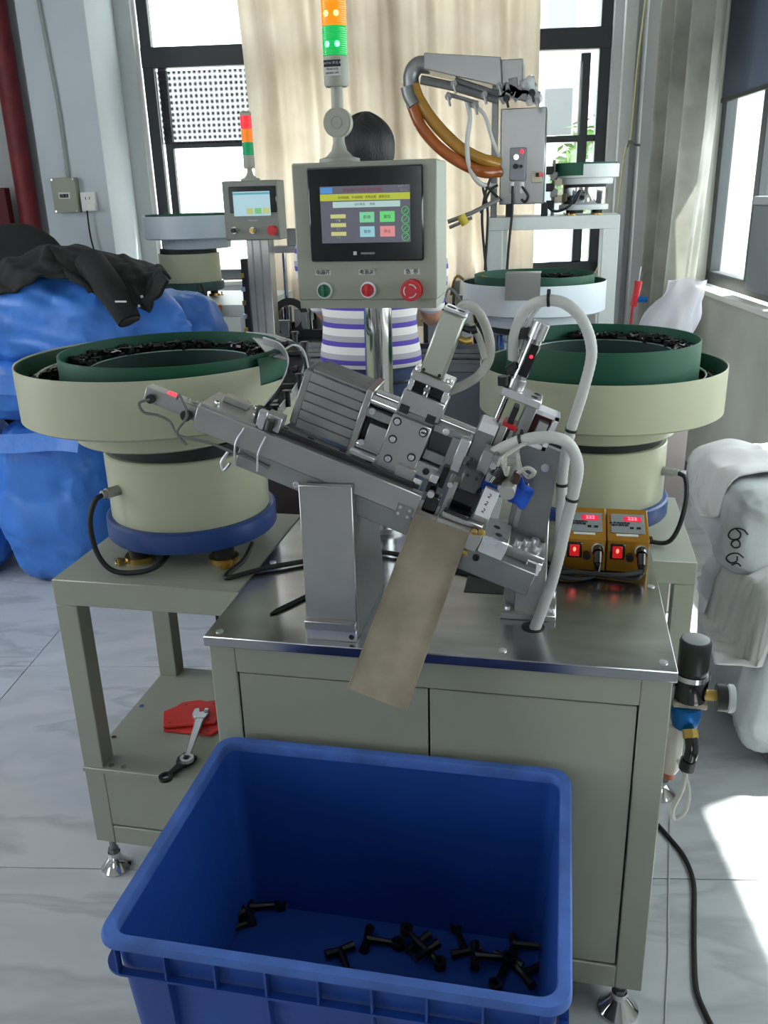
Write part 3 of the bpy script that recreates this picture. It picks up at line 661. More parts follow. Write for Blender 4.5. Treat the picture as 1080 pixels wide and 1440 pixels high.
# ================================================================== TILTED HEAD (own frame: x down the track, y away, z square to it)
FO = Vector((-.45, 1.36, 1.10)); FRT = (0, R(21), 0)
def hthing(name, label, cat): return thing(name, label, cat, FO, FRT)
MH = Matrix.Translation(FO) @ Matrix.Rotation(R(21), 4, 'Y')
tr = hthing('clip_track', 'long tilted aluminium clip track with a black rail on top', 'track')
bx((-.10, .0, -.024), (.226, .055, .012), .0015).build('beam', alu_d, tr)
bx((-.19, -.004, .012), (.226, .018, .056), .0015).build('front_bar', alu, tr)
bx((-.075, .018, .02), (.205, .031, .062), .001).build('black_rail', black, tr)
bx((-.078, .031, .02), (.215, .058, .060), .0015).build('rear_bar', alu, tr)
bx((-.188, .0, .05), (-.078, .085, .062), .0015).build('entry_plate', alu, tr)
bx((-.165, .045, .062), (-.118, .066, .073), .001).build('stop_block', alu, tr)
for p in ((-.165, .02), (-.13, .078), (-.098, .035), (-.11, .07), (-.09, .05)):
    q = MB(); screw(q, (p[0], p[1], .062), (0, 0, 1), .0055, .006); q.build('screw', chrome, tr)
for u_ in (.015, .045, .078): 
    q = MB(); screw(q, (u_, -.001, -.012), (0, -1, 0), .006, .004); q.build('screw', alu_b, tr)
for u_ in (-.05, .0, .06, .11): bx((u_, .04, .060), (u_+.012, .046, .0605)).build('slot', darkm, tr)
o = bx((.192, -.0055, .006), (.222, -.004, .030), .0005).build('end_plate', alu_d, tr)
for a in (.198, .215):
    for c_ in (.012, .024): MB().cyl((a, -.0055, c_), (a, -.008, c_), .0028, seg=8).build('screw', alu_b, o)
b = MB(); b.box((-.075, .01, .058), (-.045, .04, .085), .001).box((-.085, .0, .056), (-.07, .012, .09), .001); b.build('gate_bracket', alu_b, tr)
MB().cyl((-.09, .03, .062), (-.09, .03, .085), .008, seg=12).cyl((-.06, -.002, .062), (-.06, -.002, .08), .007).build('gate_screw', black, tr)
# sensor arm at the upper left end
sn = hthing('sensor_arm', 'small aluminium sensor arm with coiled grey cable at the upper end of the track', 'sensor')
bx((-.300, .03, .012), (-.200, .055, .040), .0015).build('arm', alu, sn)
bx((-.262, .036, .0402), (-.245, .05, .0408)).build('red_light', led, sn)
MB().cyl((-.285, .028, .022), (-.285, .022, .022), .008, seg=16).build('socket', black, sn); MB().cyl((-.215, .028, .018), (-.215, .022, .018), .010, seg=16).build('socket', black, sn)
for p in (-.225, -.212): 
    q = MB(); screw(q, (p, .042, .040), (0, 0, 1), .004, .003); q.build('screw', chrome, sn)
MB().tube([(-.285, .022, .022), (-.298, .012, .012), (-.285, .01, .0), (-.26, .012, .004), (-.235, .01, .002), (-.215, .0, -.010), (-.19, -.008, -.006), (-.15, -.010, .002), (-.11, -.010, .002), (-.085, -.006, .002), (-.04, -.004, -.002)], .0026, seg=8).build('cable', mat('grey_cable', (96, 98, 96), .5), sn)
MB().tube([(-.24, .03, .04), (-.23, .01, .055), (-.205, .0, .03), (-.213, -.004, -.005), (-.19, -.006, -.02)], .0025, seg=6).build('cable', mat('grey_cable', (96, 98, 96), .5), sn)
b = MB().tube([(-.115, -.006, .0), (-.12, -.012, -.022), (-.112, -.012, -.034), (-.105, -.012, -.018)], .003, seg=6).tube([(-.10, -.006, .05), (-.105, -.014, .02), (-.095, -.014, -.018)], .0018, seg=6).tube([(-.06, -.006, .05), (-.062, -.014, .02), (-.055, -.014, -.012)], .0018, seg=6)
b.build('wire_hook', alu_b, sn)
# slide unit
sl = hthing('slide_cylinder', 'ribbed aluminium air cylinder with guide rods behind the track', 'air cylinder')
bx((-.03, .06, .062), (.070, .15, .170), .004).build('barrel', alu_d, sl)
for k in range(6): bx((-.03, .0565, .0645+k*.0175), (.070, .061, .0805+k*.0175), .0008).build('rib', alu_d, sl)
for k in range(4): bx((-.03, .062+k*.022, .169), (.070, .0825+k*.022, .1735), .0008).build('rib', alu_d, sl)
bx((.070, .052, .058), (.083, .155, .178), .002).build('end_cap', alu, sl)
bx((-.044, .062, .066), (-.03, .148, .168), .002).build('rear_cap', alu_d, sl)
for v_, rr in ((.160, .0085), (.16, .0085), (.082, .007)): pass
MB().cyl((.083, .06, .162), (.132, .06, .162), .009, seg=18).cyl((.083, .085, .168), (.30, .085, .168), .009, seg=18).cyl((.083, .06, .08), (.13, .06, .08), .008, seg=18).build('guide_rod', chrome, sl)
b = MB(); b.box((.083, .07, .07), (.125, .12, .155), .001); b.build('bearing_block', darkm, sl)
bx((.094, .050, .078), (.128, .07, .125), .0015).build('carriage_plate', alu, sl)
bx((.083, .046, .135), (.13, .066, .150), .001).build('clamp_bar', alu_d, sl)
bx((.078, .035, .064), (.125, .06, .072), .001).build('bright_shim', alu_b, sl)
for p in ((.092, .147), (.092, .088)):
    q = MB(); screw(q, (p[0], .047, p[1]), (0, -1, 0), .0055, .005); q.build('screw', alu_b, sl)
# press unit: main plate, block, tilted upright cylinder
pr_ = hthing('press_cylinder', 'square upright air cylinder above the screwed main plate', 'air cylinder')
bx((.128, .035, .062), (.198, .05, .160), .0015).build('main_plate', alu, pr_)
for p in ((.139, .150), (.187, .150), (.142, .118), (.183, .100), (.146, .082), (.187, .148)):
    q = MB(); q.cyl((p[0], .035, p[1]), (p[0], .0343, p[1]), .0075, seg=18); q.build('screw_recess', darkm, pr_)
    q = MB(); screw(q, (p[0], .0345, p[1]), (0, -1, 0), .0052, .003); q.build('screw', alu_b, pr_)
bx((.165, .028, .050), (.20, .05, .082), .001).build('lower_plate', alu, pr_)
bx((.128, .05, .10), (.20, .12, .185), .002).build('block', alu_d, pr_)
bx((.130, .042, .170), (.205, .115, .205), .002).build('upper_block', alu, pr_)
bx((.134, .040, .166), (.15, .044, .180)).build('notch', darkm, pr_); bx((.182, .040, .166), (.198, .044, .180)).build('notch', darkm, pr_)
bx((.138, .06, .205), (.20, .10, .226), .001).build('piston_gap', darkm, pr_)
MB().cyl((.166, .055, .205), (.166, .055, .226), .006, seg=14).cyl((.166, .055, .212), (.166, .055, .219), .010, seg=6).build('piston_rod', chrome, pr_)
bx((.132, .045, .224), (.204, .110, .240), .002).build('mount_plate', alu, pr_)
for sx in (.133, .194): bx((sx, .046, .205), (sx+.009, .06, .226), .001).build('mount_leg', alu_b, pr_)
bx((.143, .05, .240), (.184, .10, .348), .0035).build('barrel', mat('clear_anodised', (165, 168, 158), .35, .6), pr_)
bx((.143, .05, .3485), (.184, .10, .354), .003).build('top_cap', alu_b, pr_)
MB().cyl((.155, .07, .354), (.155, .07, .3548), .008, seg=18).cyl((.172, .07, .354), (.172, .07, .3548), .006, seg=18).build('port', darkm, pr_)
for p in ((.149, .246), (.177, .246)):
    q = MB(); screw(q, (p[0], .05, p[1]), (0, -1, 0), .003, .001); q.build('screw', darkm, pr_)
for p in ((.140, .055), (.196, .055)):
    q = MB(); screw(q, (p[0], p[1], .240), (0, 0, 1), .006, .006); q.build('screw', alu_b, pr_)
for k, z_ in enumerate((.33, .31)):
    MB().cyl((.184, .075, z_), (.198, .075, z_), .006, seg=12).cyl((.198, .075, z_), (.206, .075, z_+.006), .007, seg=12).build('air_fitting', brass if k else black, pr_)
# recessed block and gripper
gp = hthing('gripper_head', 'compact steel gripper head with black jaws at the low end of the track', 'gripper')
b = MB(); b.box((.200, .045, .102), (.250, .10, .120), .001).box((.200, .045, .155), (.262, .10, .168), .001).box((.236, .04, .110), (.252, .10, .16), .001); b.build('side_frame', alu_d, gp)
bx((.202, .06, .118), (.238, .1, .157)).build('recess', mat('slate_steel', (72, 78, 82), .4, .6), gp)
bx((.250, .035, .105), (.268, .095, .165), .0015).build('bright_plate', alu_b, gp)
q = MB(); screw(q, (.222, .045, .162), (0, -1, 0), .006, .003); q.build('screw', alu_b, gp)
bx((.195, .03, .075), (.235, .07, .10), .0015).build('link_block', alu, gp)
q = MB(); screw(q, (.215, .03, .088), (0, -1, 0), .006, .003); q.build('screw', darkm, gp)
bx((.225, -.012, .002), (.262, .05, .030), .0015).build('base_bar', alu_d, gp); bx((.264, -.012, .0), (.345, .05, .034), .0015).build('base_bar', alu, gp)
b = MB(); b.box((.268, -.004, .034), (.34, .05, .046), .0015).box((.262, .02, .040), (.275, .05, .095), .001).box((.318, .01, .046), (.345, .06, .085), .001); b.build('jaw_carrier', alu, gp)
bx((.268, -.006, .046), (.312, -.001, .053), .0005).build('dark_slot', black_g, gp)
b = MB(); b.box((.275, .02, .046), (.316, .06, .092), .001).box((.232, .0, .03), (.256, .03, .062), .002).box((.226, .012, .06), (.244, .03, .082), .001).box((.24, .028, .07), (.252, .04, .11), .001); b.build('black_jaw', black_g, gp)
b = MB(); b.box((.274, .005, .088), (.308, .06, .128), .004); b.build('jaw_cover', mat('gunmetal', (92, 94, 94), .35, .7), gp)
for p in (.283, .299): MB().cyl((p, .005, .118), (p, .0042, .118), .003, seg=12).build('pin_hole', darkm, gp)
b = MB(); b.cyl((.262, .0, .092), (.262, .05, .092), .005, seg=14).cyl((.238, .0, .066), (.238, -.008, .066), .006).box((.226, .0, .084), (.240, .012, .098), .001); b.build('bright_pin', alu_b, gp)
b = MB(); b.box((.318, .0, .06), (.344, .012, .112), .001); b.build('number_plate', mat('white_enamel', (222, 222, 226), .4), gp)
for k in range(3): text('lettering', '2', .011, ink, gp, (.330, -.0005, .072+.014*k), (PI/2, .3, 0))
b = MB(); b.box((.292, .02, .125), (.312, .06, .165), .001).box((.312, .01, .118), (.322, .04, .135), .001); b.build('finger_slide', alu, gp)
for k, (a, c_) in enumerate(((.316, .15), (.322, .14), (.330, .152), (.326, .128), (.336, .136), (.314, .165), (.342, .12))):
    MB().cyl((a, .005, c_), (a, .04, c_), .0045, seg=10).cyl((a, .0, c_), (a, .006, c_), .006, seg=6).build('tie_screw', [alu_b, black, alu_d][k % 3], gp)
# output plate and cloth
op = hthing('output_base', 'bright tilted aluminium base plate right of the gripper', 'base plate')
bx((.346, -.004, .0), (.392, .085, .034), .0015).build('lit_block', alu_b, op)  # paler aluminium stands in for the white light on this block
bx((.30, .0, -.045), (.455, .055, .0), .0015).build('lower_plate', alu_d, op)
for p in ((.366, .05), (.372, .02)):
    q = MB(); screw(q, (p[0], p[1], .034), (0, 0, 1), .006, .001); q.build('screw', darkm, op)
for p in ((.328, -.012), (.350, -.012), (.335, .012)):
    q = MB(); screw(q, (p[0], -.001, p[1]), (0, -1, 0), .006, .003); q.build('screw', brass if p[0] < .34 else darkm, op)
bx((.392, .03, .0), (.462, .11, .020), .0015).build('clamp_plate', alu, op)
for p in ((.41, .045), (.425, .06), (.445, .05), (.44, .08)):
    q = MB(); screw(q, (p[0], p[1], .02), (0, 0, 1), .0075, .010); q.build('screw', alu_b, op)
bx((.435, .022, -.012), (.462, .034, .012), .001).build('stop_block', chrome, op)
rnd = random.Random(4)
def fc(u, v):
    p = Vector((.312+.085*u, .05-.02*v+.012*math.sin(6*u), .088+.055*v*(.6+.4*math.sin(2.4*u+.4)))); n_ = noise.noise(p*60)*.010; return p+Vector((0, n_*.6, n_))
o = MB().grid(fc, 24, 18).build('blue_cloth', blue_cloth, sharp=50); o.location = FO; o.rotation_euler = FRT; so_ = o.modifiers.new('t', 'SOLIDIFY'); so_.thickness = .002
tag(o, 'crumpled blue cloth stuffed beside the gripper', 'cloth')
# side bracket
br = hthing('side_bracket', 'tall grey side bracket plate on the right of the head', 'bracket')
MB().prism([(.345, .188), (.418, .188), (.462, .01), (.392, -.002), (.372, .09)], .10, .118, 'y', bev=.0015).build('plate', alu_d, br)
MB().prism([(.378, .13), (.386, .13), (.402, .03), (.394, .03)], .096, .10, 'y').build('edge_rib', alu, br)
for p in ((.404, .152), (.385, .108)):
    q = MB(); screw(q, (p[0], .10, p[1]), (0, -1, 0), .0075, .004); q.build('screw', alu_b, br)
b = MB(); b.box((.338, .09, .180), (.392, .135, .189), .001).box((.383, .09, .18), (.392, .135, .245), .001).box((.338, .09, .237), (.392, .135, .245), .001); b.build('white_channel', mat('white_enamel', (222, 222, 226), .4), br)
bx((.345, .12, .188), (.383, .13, .238)).build('maroon_block', dark_red, br)
bx((.362, .10, .190), (.380, .118, .225), .001).build('white_block', paper, br)
# right-hand cylinder
rc = hthing('pen_cylinder', 'thin round air cylinder with red sensor light at upper right of the head', 'air cylinder')
MB().cyl((.300, .10, .270), (.300, .10, .355), .0135, seg=24).build('barrel', chrome, rc)
MB().cyl((.300, .10, .352), (.300, .10, .380), .0155, seg=24, bev=.001).build('end_cap', alu_b, rc)
MB().cyl((.300, .10, .262), (.300, .10, .280), .0165, seg=24, bev=.001).build('end_cap', alu, rc)
bx((.297, .080, .288), (.314, .090, .345), .002).build('reed_sensor', black_g, rc)
MB().sphere((.306, .079, .325), .003, 10).build('sensor_light', led, rc)
MB().cyl((.280, .095, .285), (.290, .095, .300), .009, seg=12).cyl((.276, .09, .276), (.282, .09, .262), .010, seg=12).build('flow_valve', black, rc)
MB().cyl((.284, .10, .345), (.276, .10, .362), .010, seg=12).build('flow_valve', black, rc)
bx((.282, .075, .248), (.352, .135, .262), .0015).build('clamp_plate', alu_b, rc)
for p in ((.338, .09), (.342, .12)):
    q = MB(); screw(q, (p[0], p[1], .262), (0, 0, 1), .006, .001); q.build('screw', darkm, rc)
bx((.330, .08, .175), (.350, .13, .248), .0015).build('upright', alu_d, rc)
MB().cyl((.293, .10, .19), (.293, .10, .248), .006, seg=14).build('piston_rod', chrome, rc)
bx((.312, .085, .17), (.322, .12, .235), .001).build('guide_rail', black, rc)
bx((.268, .07, .125), (.302, .115, .196), .002).build('slide_block', alu_d, rc)
bx((.270, .0695, .178), (.301, .114, .1966), .001).build('white_cap', mat('white_enamel', (222, 222, 226), .4), rc)
bx((.303, .075, .12), (.316, .115, .20), .001).build('side_rail', alu, rc)
bx((.305, .08, .196), (.335, .12, .206), .002).build('red_bumper', red_b, rc)
bx((.262, .07, .112), (.285, .10, .128), .001).build('finger', alu, rc)
# horizontal round cylinder facing the camera with fittings
hc = hthing('stub_cylinder', 'short round cylinder pointing at the camera beside the blue cloth', 'air cylinder')
MB().cyl((.352, -.035, .128), (.352, .06, .140), .0125, seg=28, bev=.001).build('barrel', mat('satin_cap', (176, 176, 168), .4, .5), hc)
MB().cyl((.335, .0, .150), (.329, -.004, .135), .011, seg=14).cyl((.330, -.003, .137), (.327, -.004, .125), .009, seg=14).build('elbow_fitting', black_g, hc)
MB().box((.350, -.02, .142), (.364, .0, .160), .002).build('brown_fitting', mat('brown_plastic', (58, 30, 28), .4), hc)
MB().tube([(.352, -.01, .15), (.365, -.02, .175), (.38, -.015, .172), (.375, -.005, .158), (.358, .0, .165), (.345, .02, .18)], .0035, seg=8).build('clear_tube', hose_c, hc)
# support columns
cl = thing('support_column', 'wide aluminium support column under the left end of the track', 'column')
bx((-.430, 1.335, .80), (-.336, 1.35, 1.09), .0015).build('front_plate', alu, cl)
MB().prism([(1.35, 1.07), (1.50, 1.07), (1.58, .82), (1.58, .80), (1.35, .80)], -.348, -.336, 'x').build('side_gusset', alu_d, cl)
bx((-.430, 1.325, .80), (-.336, 1.335, .822), .001).build('base_block', alu_b, cl); bx((-.430, 1.320, .822), (-.336, 1.335, .838), .001).build('base_block', alu, cl)
q = MB(); screw(q, (-.345, 1.325, .81), (0, -1, 0), .005, .001); q.build('screw', darkm, cl)
bx((-.425, 1.35, 1.06), (-.34, 1.40, 1.075), .001).build('top_bracket', alu_d, cl)
cr = thing('support_column', 'narrow aluminium support column under the right side of the head', 'column')
bx((-.066, 1.468, .80), (-.008, 1.55, .985), .0015).build('post', alu, cr)
bx((-.090, 1.455, .80), (.012, 1.57, .812), .0015).build('foot_plate', alu, cr)
bx((-.085, 1.49, .812), (-.066, 1.54, .872), .001).build('side_block', alu_d, cr)
for p in ((-.078, 1.475), (-.078, 1.55), (.004, 1.475), (.004, 1.55)):
    q = MB(); screw(q, (p[0], p[1], .812), (0, 0, 1), .0065, .006); q.build('screw', alu_b, cr)
# discharge chute
TL, TR_, BL, BR = at(586, 716, 1.352), at(662, 743, 1.352), at(488, 968, 1.19), at(572, 1000, 1.19)
ch = thing('discharge_chute', 'stained steel chute sloping from the gripper down over the blue bin', 'chute')
MB().sheet([BL, BR, TR_, TL], -.0015).build('tray', chute_m, ch)
nn = (BR-BL).cross(TL-BL).normalized(); nn = nn if nn.y < 0 else -nn
MB().sheet([BL, TL, TL+nn*.009, BL+nn*.009], .0012).build('lip', chute_m, ch); MB().sheet([TR_, BR, BR+nn*.009, TR_+nn*.009], .0012).build('lip', chute_m, ch)
dd = (TR_-BR).normalized(); q0 = BR.lerp(BL, .2); 
for k in (0, 1):
    q = MB(); screw(q, TR_+Vector((.006+k*.013, -.002, -.005)), (0, -1, 0), .006, .004); q.build('screw', brass, ch)
# hoses
HT = []
def hose(pts, r, label, mt=hose_w, name='air_hose', ties=()):
    P = [at(*p) if len(p) == 3 and p[0] > 5 else Vector(p) for p in pts]
    t = thing(name, label, 'hose', (0, 0, 0))
    MB().tube(P, r, seg=12, n=14, ridge=.05).build('sleeve', mt, t)
    for k in ties:
        q = smooth_path(P, 14); i = int(k*(len(q)-1)); d_ = (q[min(i+1, len(q)-1)]-q[i-1]).normalized()
        MB().cyl(q[i]-d_*.0025, q[i]+d_*.0025, r*1.12, seg=14).box((-.003, -.003, r), (.003, .003, r+.008), .001, Matrix.Translation(q[i])).build('cable_tie', black, t)
    return t
hose([(722, 505, 1.47), (724, 470, 1.46), (738, 437, 1.45), (765, 423, 1.44), (795, 427, 1.44), (820, 452, 1.44), (832, 495, 1.44), (820, 550, 1.44), (803, 605, 1.45), (792, 660, 1.45), (789, 720, 1.45), (786, 770, 1.45), (775, 825, 1.44), (-.028, 1.43, .795)], .0095, 'long white spiral hose looping over the head and down to the plate', ties=(.25, .62, .72))
hose([(690, 640, 1.40), (712, 628, 1.39), (740, 618, 1.38), (775, 615, 1.38), (800, 625, 1.39), (812, 655, 1.40), (806, 695, 1.41), (795, 740, 1.42), (785, 785, 1.425), (772, 830, 1.43), (-.026, 1.425, .795)], .0105, 'shorter white hose bending from the gripper fittings down to the plate', ties=(.18, .62))
hose([(642, 440, 1.46), (655, 428, 1.46), (672, 438, 1.46), (686, 468, 1.46), (689, 500, 1.46), (676, 525, 1.46), (655, 540, 1.46), (632, 550, 1.46)], .0085, 'pale hose bowing beside the upright cylinder', hose_c)
hose([(648, 448, 1.46), (662, 456, 1.46), (674, 476, 1.46), (682, 505, 1.45)], .006, 'short inner hose at the top of the upright cylinder', hose_c)
for k, (pp, lb) in enumerate([
    ([(758, 428, 1.45), (742, 440, 1.45), (728, 470, 1.46), (722, 500, 1.47), (724, 520, 1.47)], 'thin white air tube, left of two beside the pen cylinder'),
    ([(760, 430, 1.45), (748, 445, 1.45), (736, 468, 1.46), (730, 490, 1.47)], 'thin white air tube, right of two beside the pen cylinder'),
    ([(700, 655, 1.36), (712, 640, 1.35), (728, 628, 1.36), (742, 622, 1.38)], 'thin clear air tube from the black elbow to the hose'),
    ([(715, 655, 1.34), (712, 668, 1.34), (708, 645, 1.34), (725, 632, 1.35), (745, 620, 1.38)], 'thin clear air tube above the stub cylinder')]):
    o = MB().tube([at(*p) for p in pp], .003, seg=8).build('air_tube', hose_w if k < 2 else hose_c); tag(o, lb, 'tube')
# ================================================================== POWER CONTROLLERS
def controller(x, label):
    t = thing('vibration_controller', label, 'controller', (x, 1.70, .802), group='gold vibration controllers')
    W, D, H1 = .083, .10, .072
    b = MB(); b.prism([(0, 0), (D, 0), (D, H1+.03), (.012, H1), (0, H1-.004)], -W/2, W/2, 'x', bev=.0012); b.build('case', gold, t)
    sl_ = math.atan2(.03, D-.012); Mt = Matrix.Translation((0, .012, H1)) @ Matrix.Rotation(sl_, 4, 'X')
    p = MB().box((-.034, .012, 0), (.034, .075, .0015), .0005, Mt).build('face_panel', mat('panel_grey', (128, 134, 136), .4), t)
    MB().box((-.008, .050, .0015), (.028, .066, .0022), 0, Mt).build('digital_display', glow('display_red', (235, 30, 70), .9), p)
    MB().box((-.024, .003, 0), (.020, .0095, .001), 0, Mt).build('white_strip', paper, p)
    o = text('lettering', '222', .013, mat('display_digits', (255, 120, 140), .4, emit=1.2), p, (0, 0, 0)); o.matrix_local = Mt @ Matrix.Translation((.010, .058, .0024))
    o = text('lettering', '数字调频振动\n送料控制器', .007, ink, p, (0, 0, 0)); o.matrix_local = Mt @ Matrix.Translation((-.016, .040, .0018))
    for k in range(2): MB().box((.004+.014*k, .026, .0015), (.012+.014*k, .032, .0025), 0, Mt).build('key', black, p)
    s_ = bx((-.036, -.004, .028), (-.006, .0, .062), .001).build('switch_frame', black_g, t)
    bx((-.031, -.0065, .032), (-.011, -.004, .058), .001).build('rocker', glow('rocker_red', (190, 16, 22), .45), s_)
    MB().sphere((-.021, -.006, .048), .0035, 10, (1, .4, 1.6)).build('lamp', glow('rocker_lamp', (255, 110, 90), 1.6), s_)
    MB().cyl((.004, 0, .035), (.004, -.012, .035), .008, seg=16).build('knob', black, t)
    MB().cyl((.026, 0, .05), (.026, -.006, .05), .013, seg=20).build('socket_ring', alu_b, t)
    MB().cyl((.026, -.004, .05), (.026, -.02, .047), .011, seg=18).cyl((.026, -.018, .048), (.026, -.034, .030), .009, seg=16).cyl((.026, -.033, .032), (.026, -.036, .012), .008, .006, seg=14).build('connector', black_g, t)
    return t
controller(.0665, 'gold vibration controller with red switch, left of the pair on the steel plate')
controller(.153, 'gold vibration controller with red switch, right of the pair near the plate edge')
for k, (pp, lb) in enumerate([([(.179, 1.665, .815), (.165, 1.655, .808), (.10, 1.665, .807), (.03, 1.68, .808), (-.02, 1.72, .808), (-.06, 1.70, .807), (-.11, 1.64, .80)], 'black cable running from the right controller connector'),
                 ([(.093, 1.665, .815), (.075, 1.650, .807), (.03, 1.64, .807), (-.03, 1.67, .808), (-.10, 1.66, .802)], 'black cable running from the left controller connector'),
                 ([(.18, 1.66, .822), (.13, 1.64, .82), (.06, 1.645, .818), (.0, 1.66, .81), (-.04, 1.70, .808)], 'upper black cable looping in front of the controllers')]):
    tag(MB().tube(pp, .0055, seg=8).build('power_cable', black_r), lb, 'cable')
tag(MB().tube([(-.655, 1.68, .83), (-.66, 1.63, .81), (-.675, 1.575, .802), (-.665, 1.555, .802), (-.60, 1.60, .8075), (-.50, 1.665, .8075), (-.40, 1.72, .8075), (-.30, 1.70, .8075), (-.14, 1.63, .80)], .0055, seg=8).build('power_cable', black_r), 'black cable crossing the steel plate from the left feeder', 'cable')
tag(MB().tube([(-.525, 1.405, .802), (-.51, 1.43, .803), (-.47, 1.50, .804)], .0038, seg=8, rf=lambda t: .0015+.003*min(1, t*3)).build('dark_probe', black), 'dark pointed rod lying on the steel plate left of the column', 'rod')
# ================================================================== AIR FILTER REGULATOR
ar = thing('air_regulator', 'black and blue air regulator with round knob on the right side of the cabinet', 'air regulator', (.262, 1.46, .66))
MB().lathe([(0, .055), (.026, .055), (.028, .06), (.028, .118), (.026, .122), (0, .122)], 32).build('knob', black, ar)
MB().lathe([(0, .1222), (.022, .1222), (.024, .121), (.024, .1235), (.020, .1245), (0, .1245)], 28).build('knob_cap', mat('grey_print_cap', (130, 132, 132), .4), ar)
MB().lathe([(0, .0), (.028, 0), (.030, .01), (.030, .045), (.024, .056), (0, .056)], 28).build('body', black_g, ar)
MB().lathe([(.024, .046), (.032, .046), (.032, .056), (.024, .056)], 28, closed=True).build('lock_ring', chrome, ar)
MB().cyl((.022, -.01, .015), (.044, -.01, .015), .010, seg=16).build('gauge_stem', brass, ar)
MB().cyl((.044, -.01, .012), (.062, -.01, .012), .025, seg=28, bev=.001).build('gauge_case', black, ar)
MB().cyl((.062, -.01, .012), (.075, -.01, .012), .026, seg=28, bev=.002).build('gauge_lens', mat('clear_lens', (215, 220, 222), .08, alpha=.6), ar)
MB().box((-.03, -.02, -.012), (.03, .02, .0), .002).build('beige_plate', beige, ar)
MB().lathe([(0, -.012), (.026, -.012), (.028, -.02), (.027, -.04), (.022, -.055), (0, -.055)], 28, (-.005, -.008, 0)).build('blue_head', blue_f, ar)
MB().cyl((.0, -.035, -.045), (.002, -.045, -.058), .014, seg=6).build('nut', brass, ar)
MB().tube([(.002, -.045, -.055), (.004, -.055, -.075), (.0, -.058, -.10)], .012, seg=12, n=5).build('elbow', black_g, ar)
MB().cyl((0, -.058, -.095), (-.002, -.058, -.115), .0145, seg=16).build('push_ring', black, ar)
MB().lathe([(0, -.055), (.02, -.055), (.02, -.15), (.014, -.165), (0, -.17)], 24, (-.022, .0, 0)).build('bowl', mat('clear_bowl', (206, 200, 190), .15, alpha=.65), ar)
MB().lathe([(0, -.165), (.010, -.165), (.010, -.18), (0, -.18)], 16, (-.022, 0, 0)).build('drain', mat('orange_plug', (170, 90, 60), .5), ar)
MB().tube([(-.002, -.058, -.11), (-.006, -.06, -.16), (-.018, -.055, -.21), (-.012, -.05, -.235), (.006, -.045, -.22), (.01, -.04, -.18), (-.002, -.03, -.14), (-.02, .0, -.12)], .0045, seg=10).build('clear_hose', hose_c, ar)
bx((-.055, -.012, -.03), (-.028, .03, .03), .002).build('mount_bracket', alu_d, ar)
# ================================================================== BLUE BIN
bn = thing('blue_bin', 'large open blue plastic bin with ribbed sides in the foreground', 'bin', (0, 0, 0))
BX0, BX1, BY0, BY1, BZ0, BZ1 = -.598, .050, .805, 1.292, .225, .60
def rrect(x0, x1, y0, y1, r, n=6):
    out = []
    for cx_, cy_, a0 in ((x1-r, y1-r, 0), (x0+r, y1-r, 90), (x0+r, y0+r, 180), (x1-r, y0+r, 270)):
        for k in range(n+1):
            a = R(a0+90*k/n); out.append((cx_+r*math.cos(a), cy_+r*math.sin(a)))
    return out
def rings(b, specs):
    """specs: (inset, z, r) loops joined in order"""
    prev = None; first = None
    for ins, z, r in specs:
        vs = [b.bm.verts.new((x, y, z)) for x, y in rrect(BX0+ins, BX1-ins, BY0+ins, BY1-ins, r)]
        if prev:
            n = len(vs)
            for k in range(n): b.bm.faces.new((prev[k], prev[(k+1) % n], vs[(k+1) % n], vs[k]))
        prev = vs; first = first or vs
    return first, prev
b = MB(); tp = .022
f0, l0 = rings(b, [(.014+tp, BZ0, .025), (.014, BZ1-.01, .03), (.018, BZ1-.01, .028), (.019+tp, BZ0+.012, .022)])
b.bm.faces.new(f0); b.bm.faces.new(l0); b.build('shell', bin_m, bn)
b = MB(); f0, l0 = rings(b, [(.0, BZ1-.006, .034), (.003, BZ1, .032), (.017, BZ1, .027), (.019, BZ1-.004, .026), (.019, BZ1-.02, .026), (.010, BZ1-.02, .03), (.0, BZ1-.012, .034)])
for k in range(len(f0)): b.bm.faces.new((l0[k], l0[(k+1) % len(f0)], f0[(k+1) % len(f0)], f0[k]))
b.build('rim', bin_rim, bn)
b = MB(); f0, l0 = rings(b, [(.014, BZ1-.062, .03), (.002, BZ1-.062, .033), (.002, BZ1-.058, .033), (.014, BZ1-.058, .03)]); b.build('lower_flange', bin_m, bn)
for k in range(9):
    x_ = BX0+.03+k*.0725
    if x_ < BX1-.02:
        bx((x_-.0015, BY0+.003, BZ1-.06), (x_+.0015, BY0+.015, BZ1-.012)).build('rim_rib', bin_m, bn)
        bx((x_-.0015, BY1-.015, BZ1-.06), (x_+.0015, BY1-.003, BZ1-.012)).build('rim_rib', bin_m, bn)
        if k % 2: MB().prism([(BY0+.003, BZ1-.06), (BY0+.02, BZ1-.06), (BY0+.02+tp, BZ0), (BY0+.024, BZ0)], x_-.0015, x_+.0015, 'x').build('wall_rib', bin_m, bn)
for k in range(6):
    y_ = BY0+.04+k*.0725
    for xx in (BX0+.003, BX1-.015): bx((xx, y_-.0015, BZ1-.06), (xx+.012, y_+.0015, BZ1-.012)).build('rim_rib', bin_m, bn)
# pallet the bin stands on (below the picture)
pl = thing('plastic_pallet', 'dark grey plastic pallet under the blue bin', 'pallet')
for k in range(6): bx((-.60+k*.112, .82, .195), (-.50+k*.112, 1.28, .225), .003).build('deck_board', darkm, pl)
for k in range(3): bx((-.60+k*.275, .82, 0), (-.49+k*.275, 1.28, .195), .004).build('runner', darkm, pl)
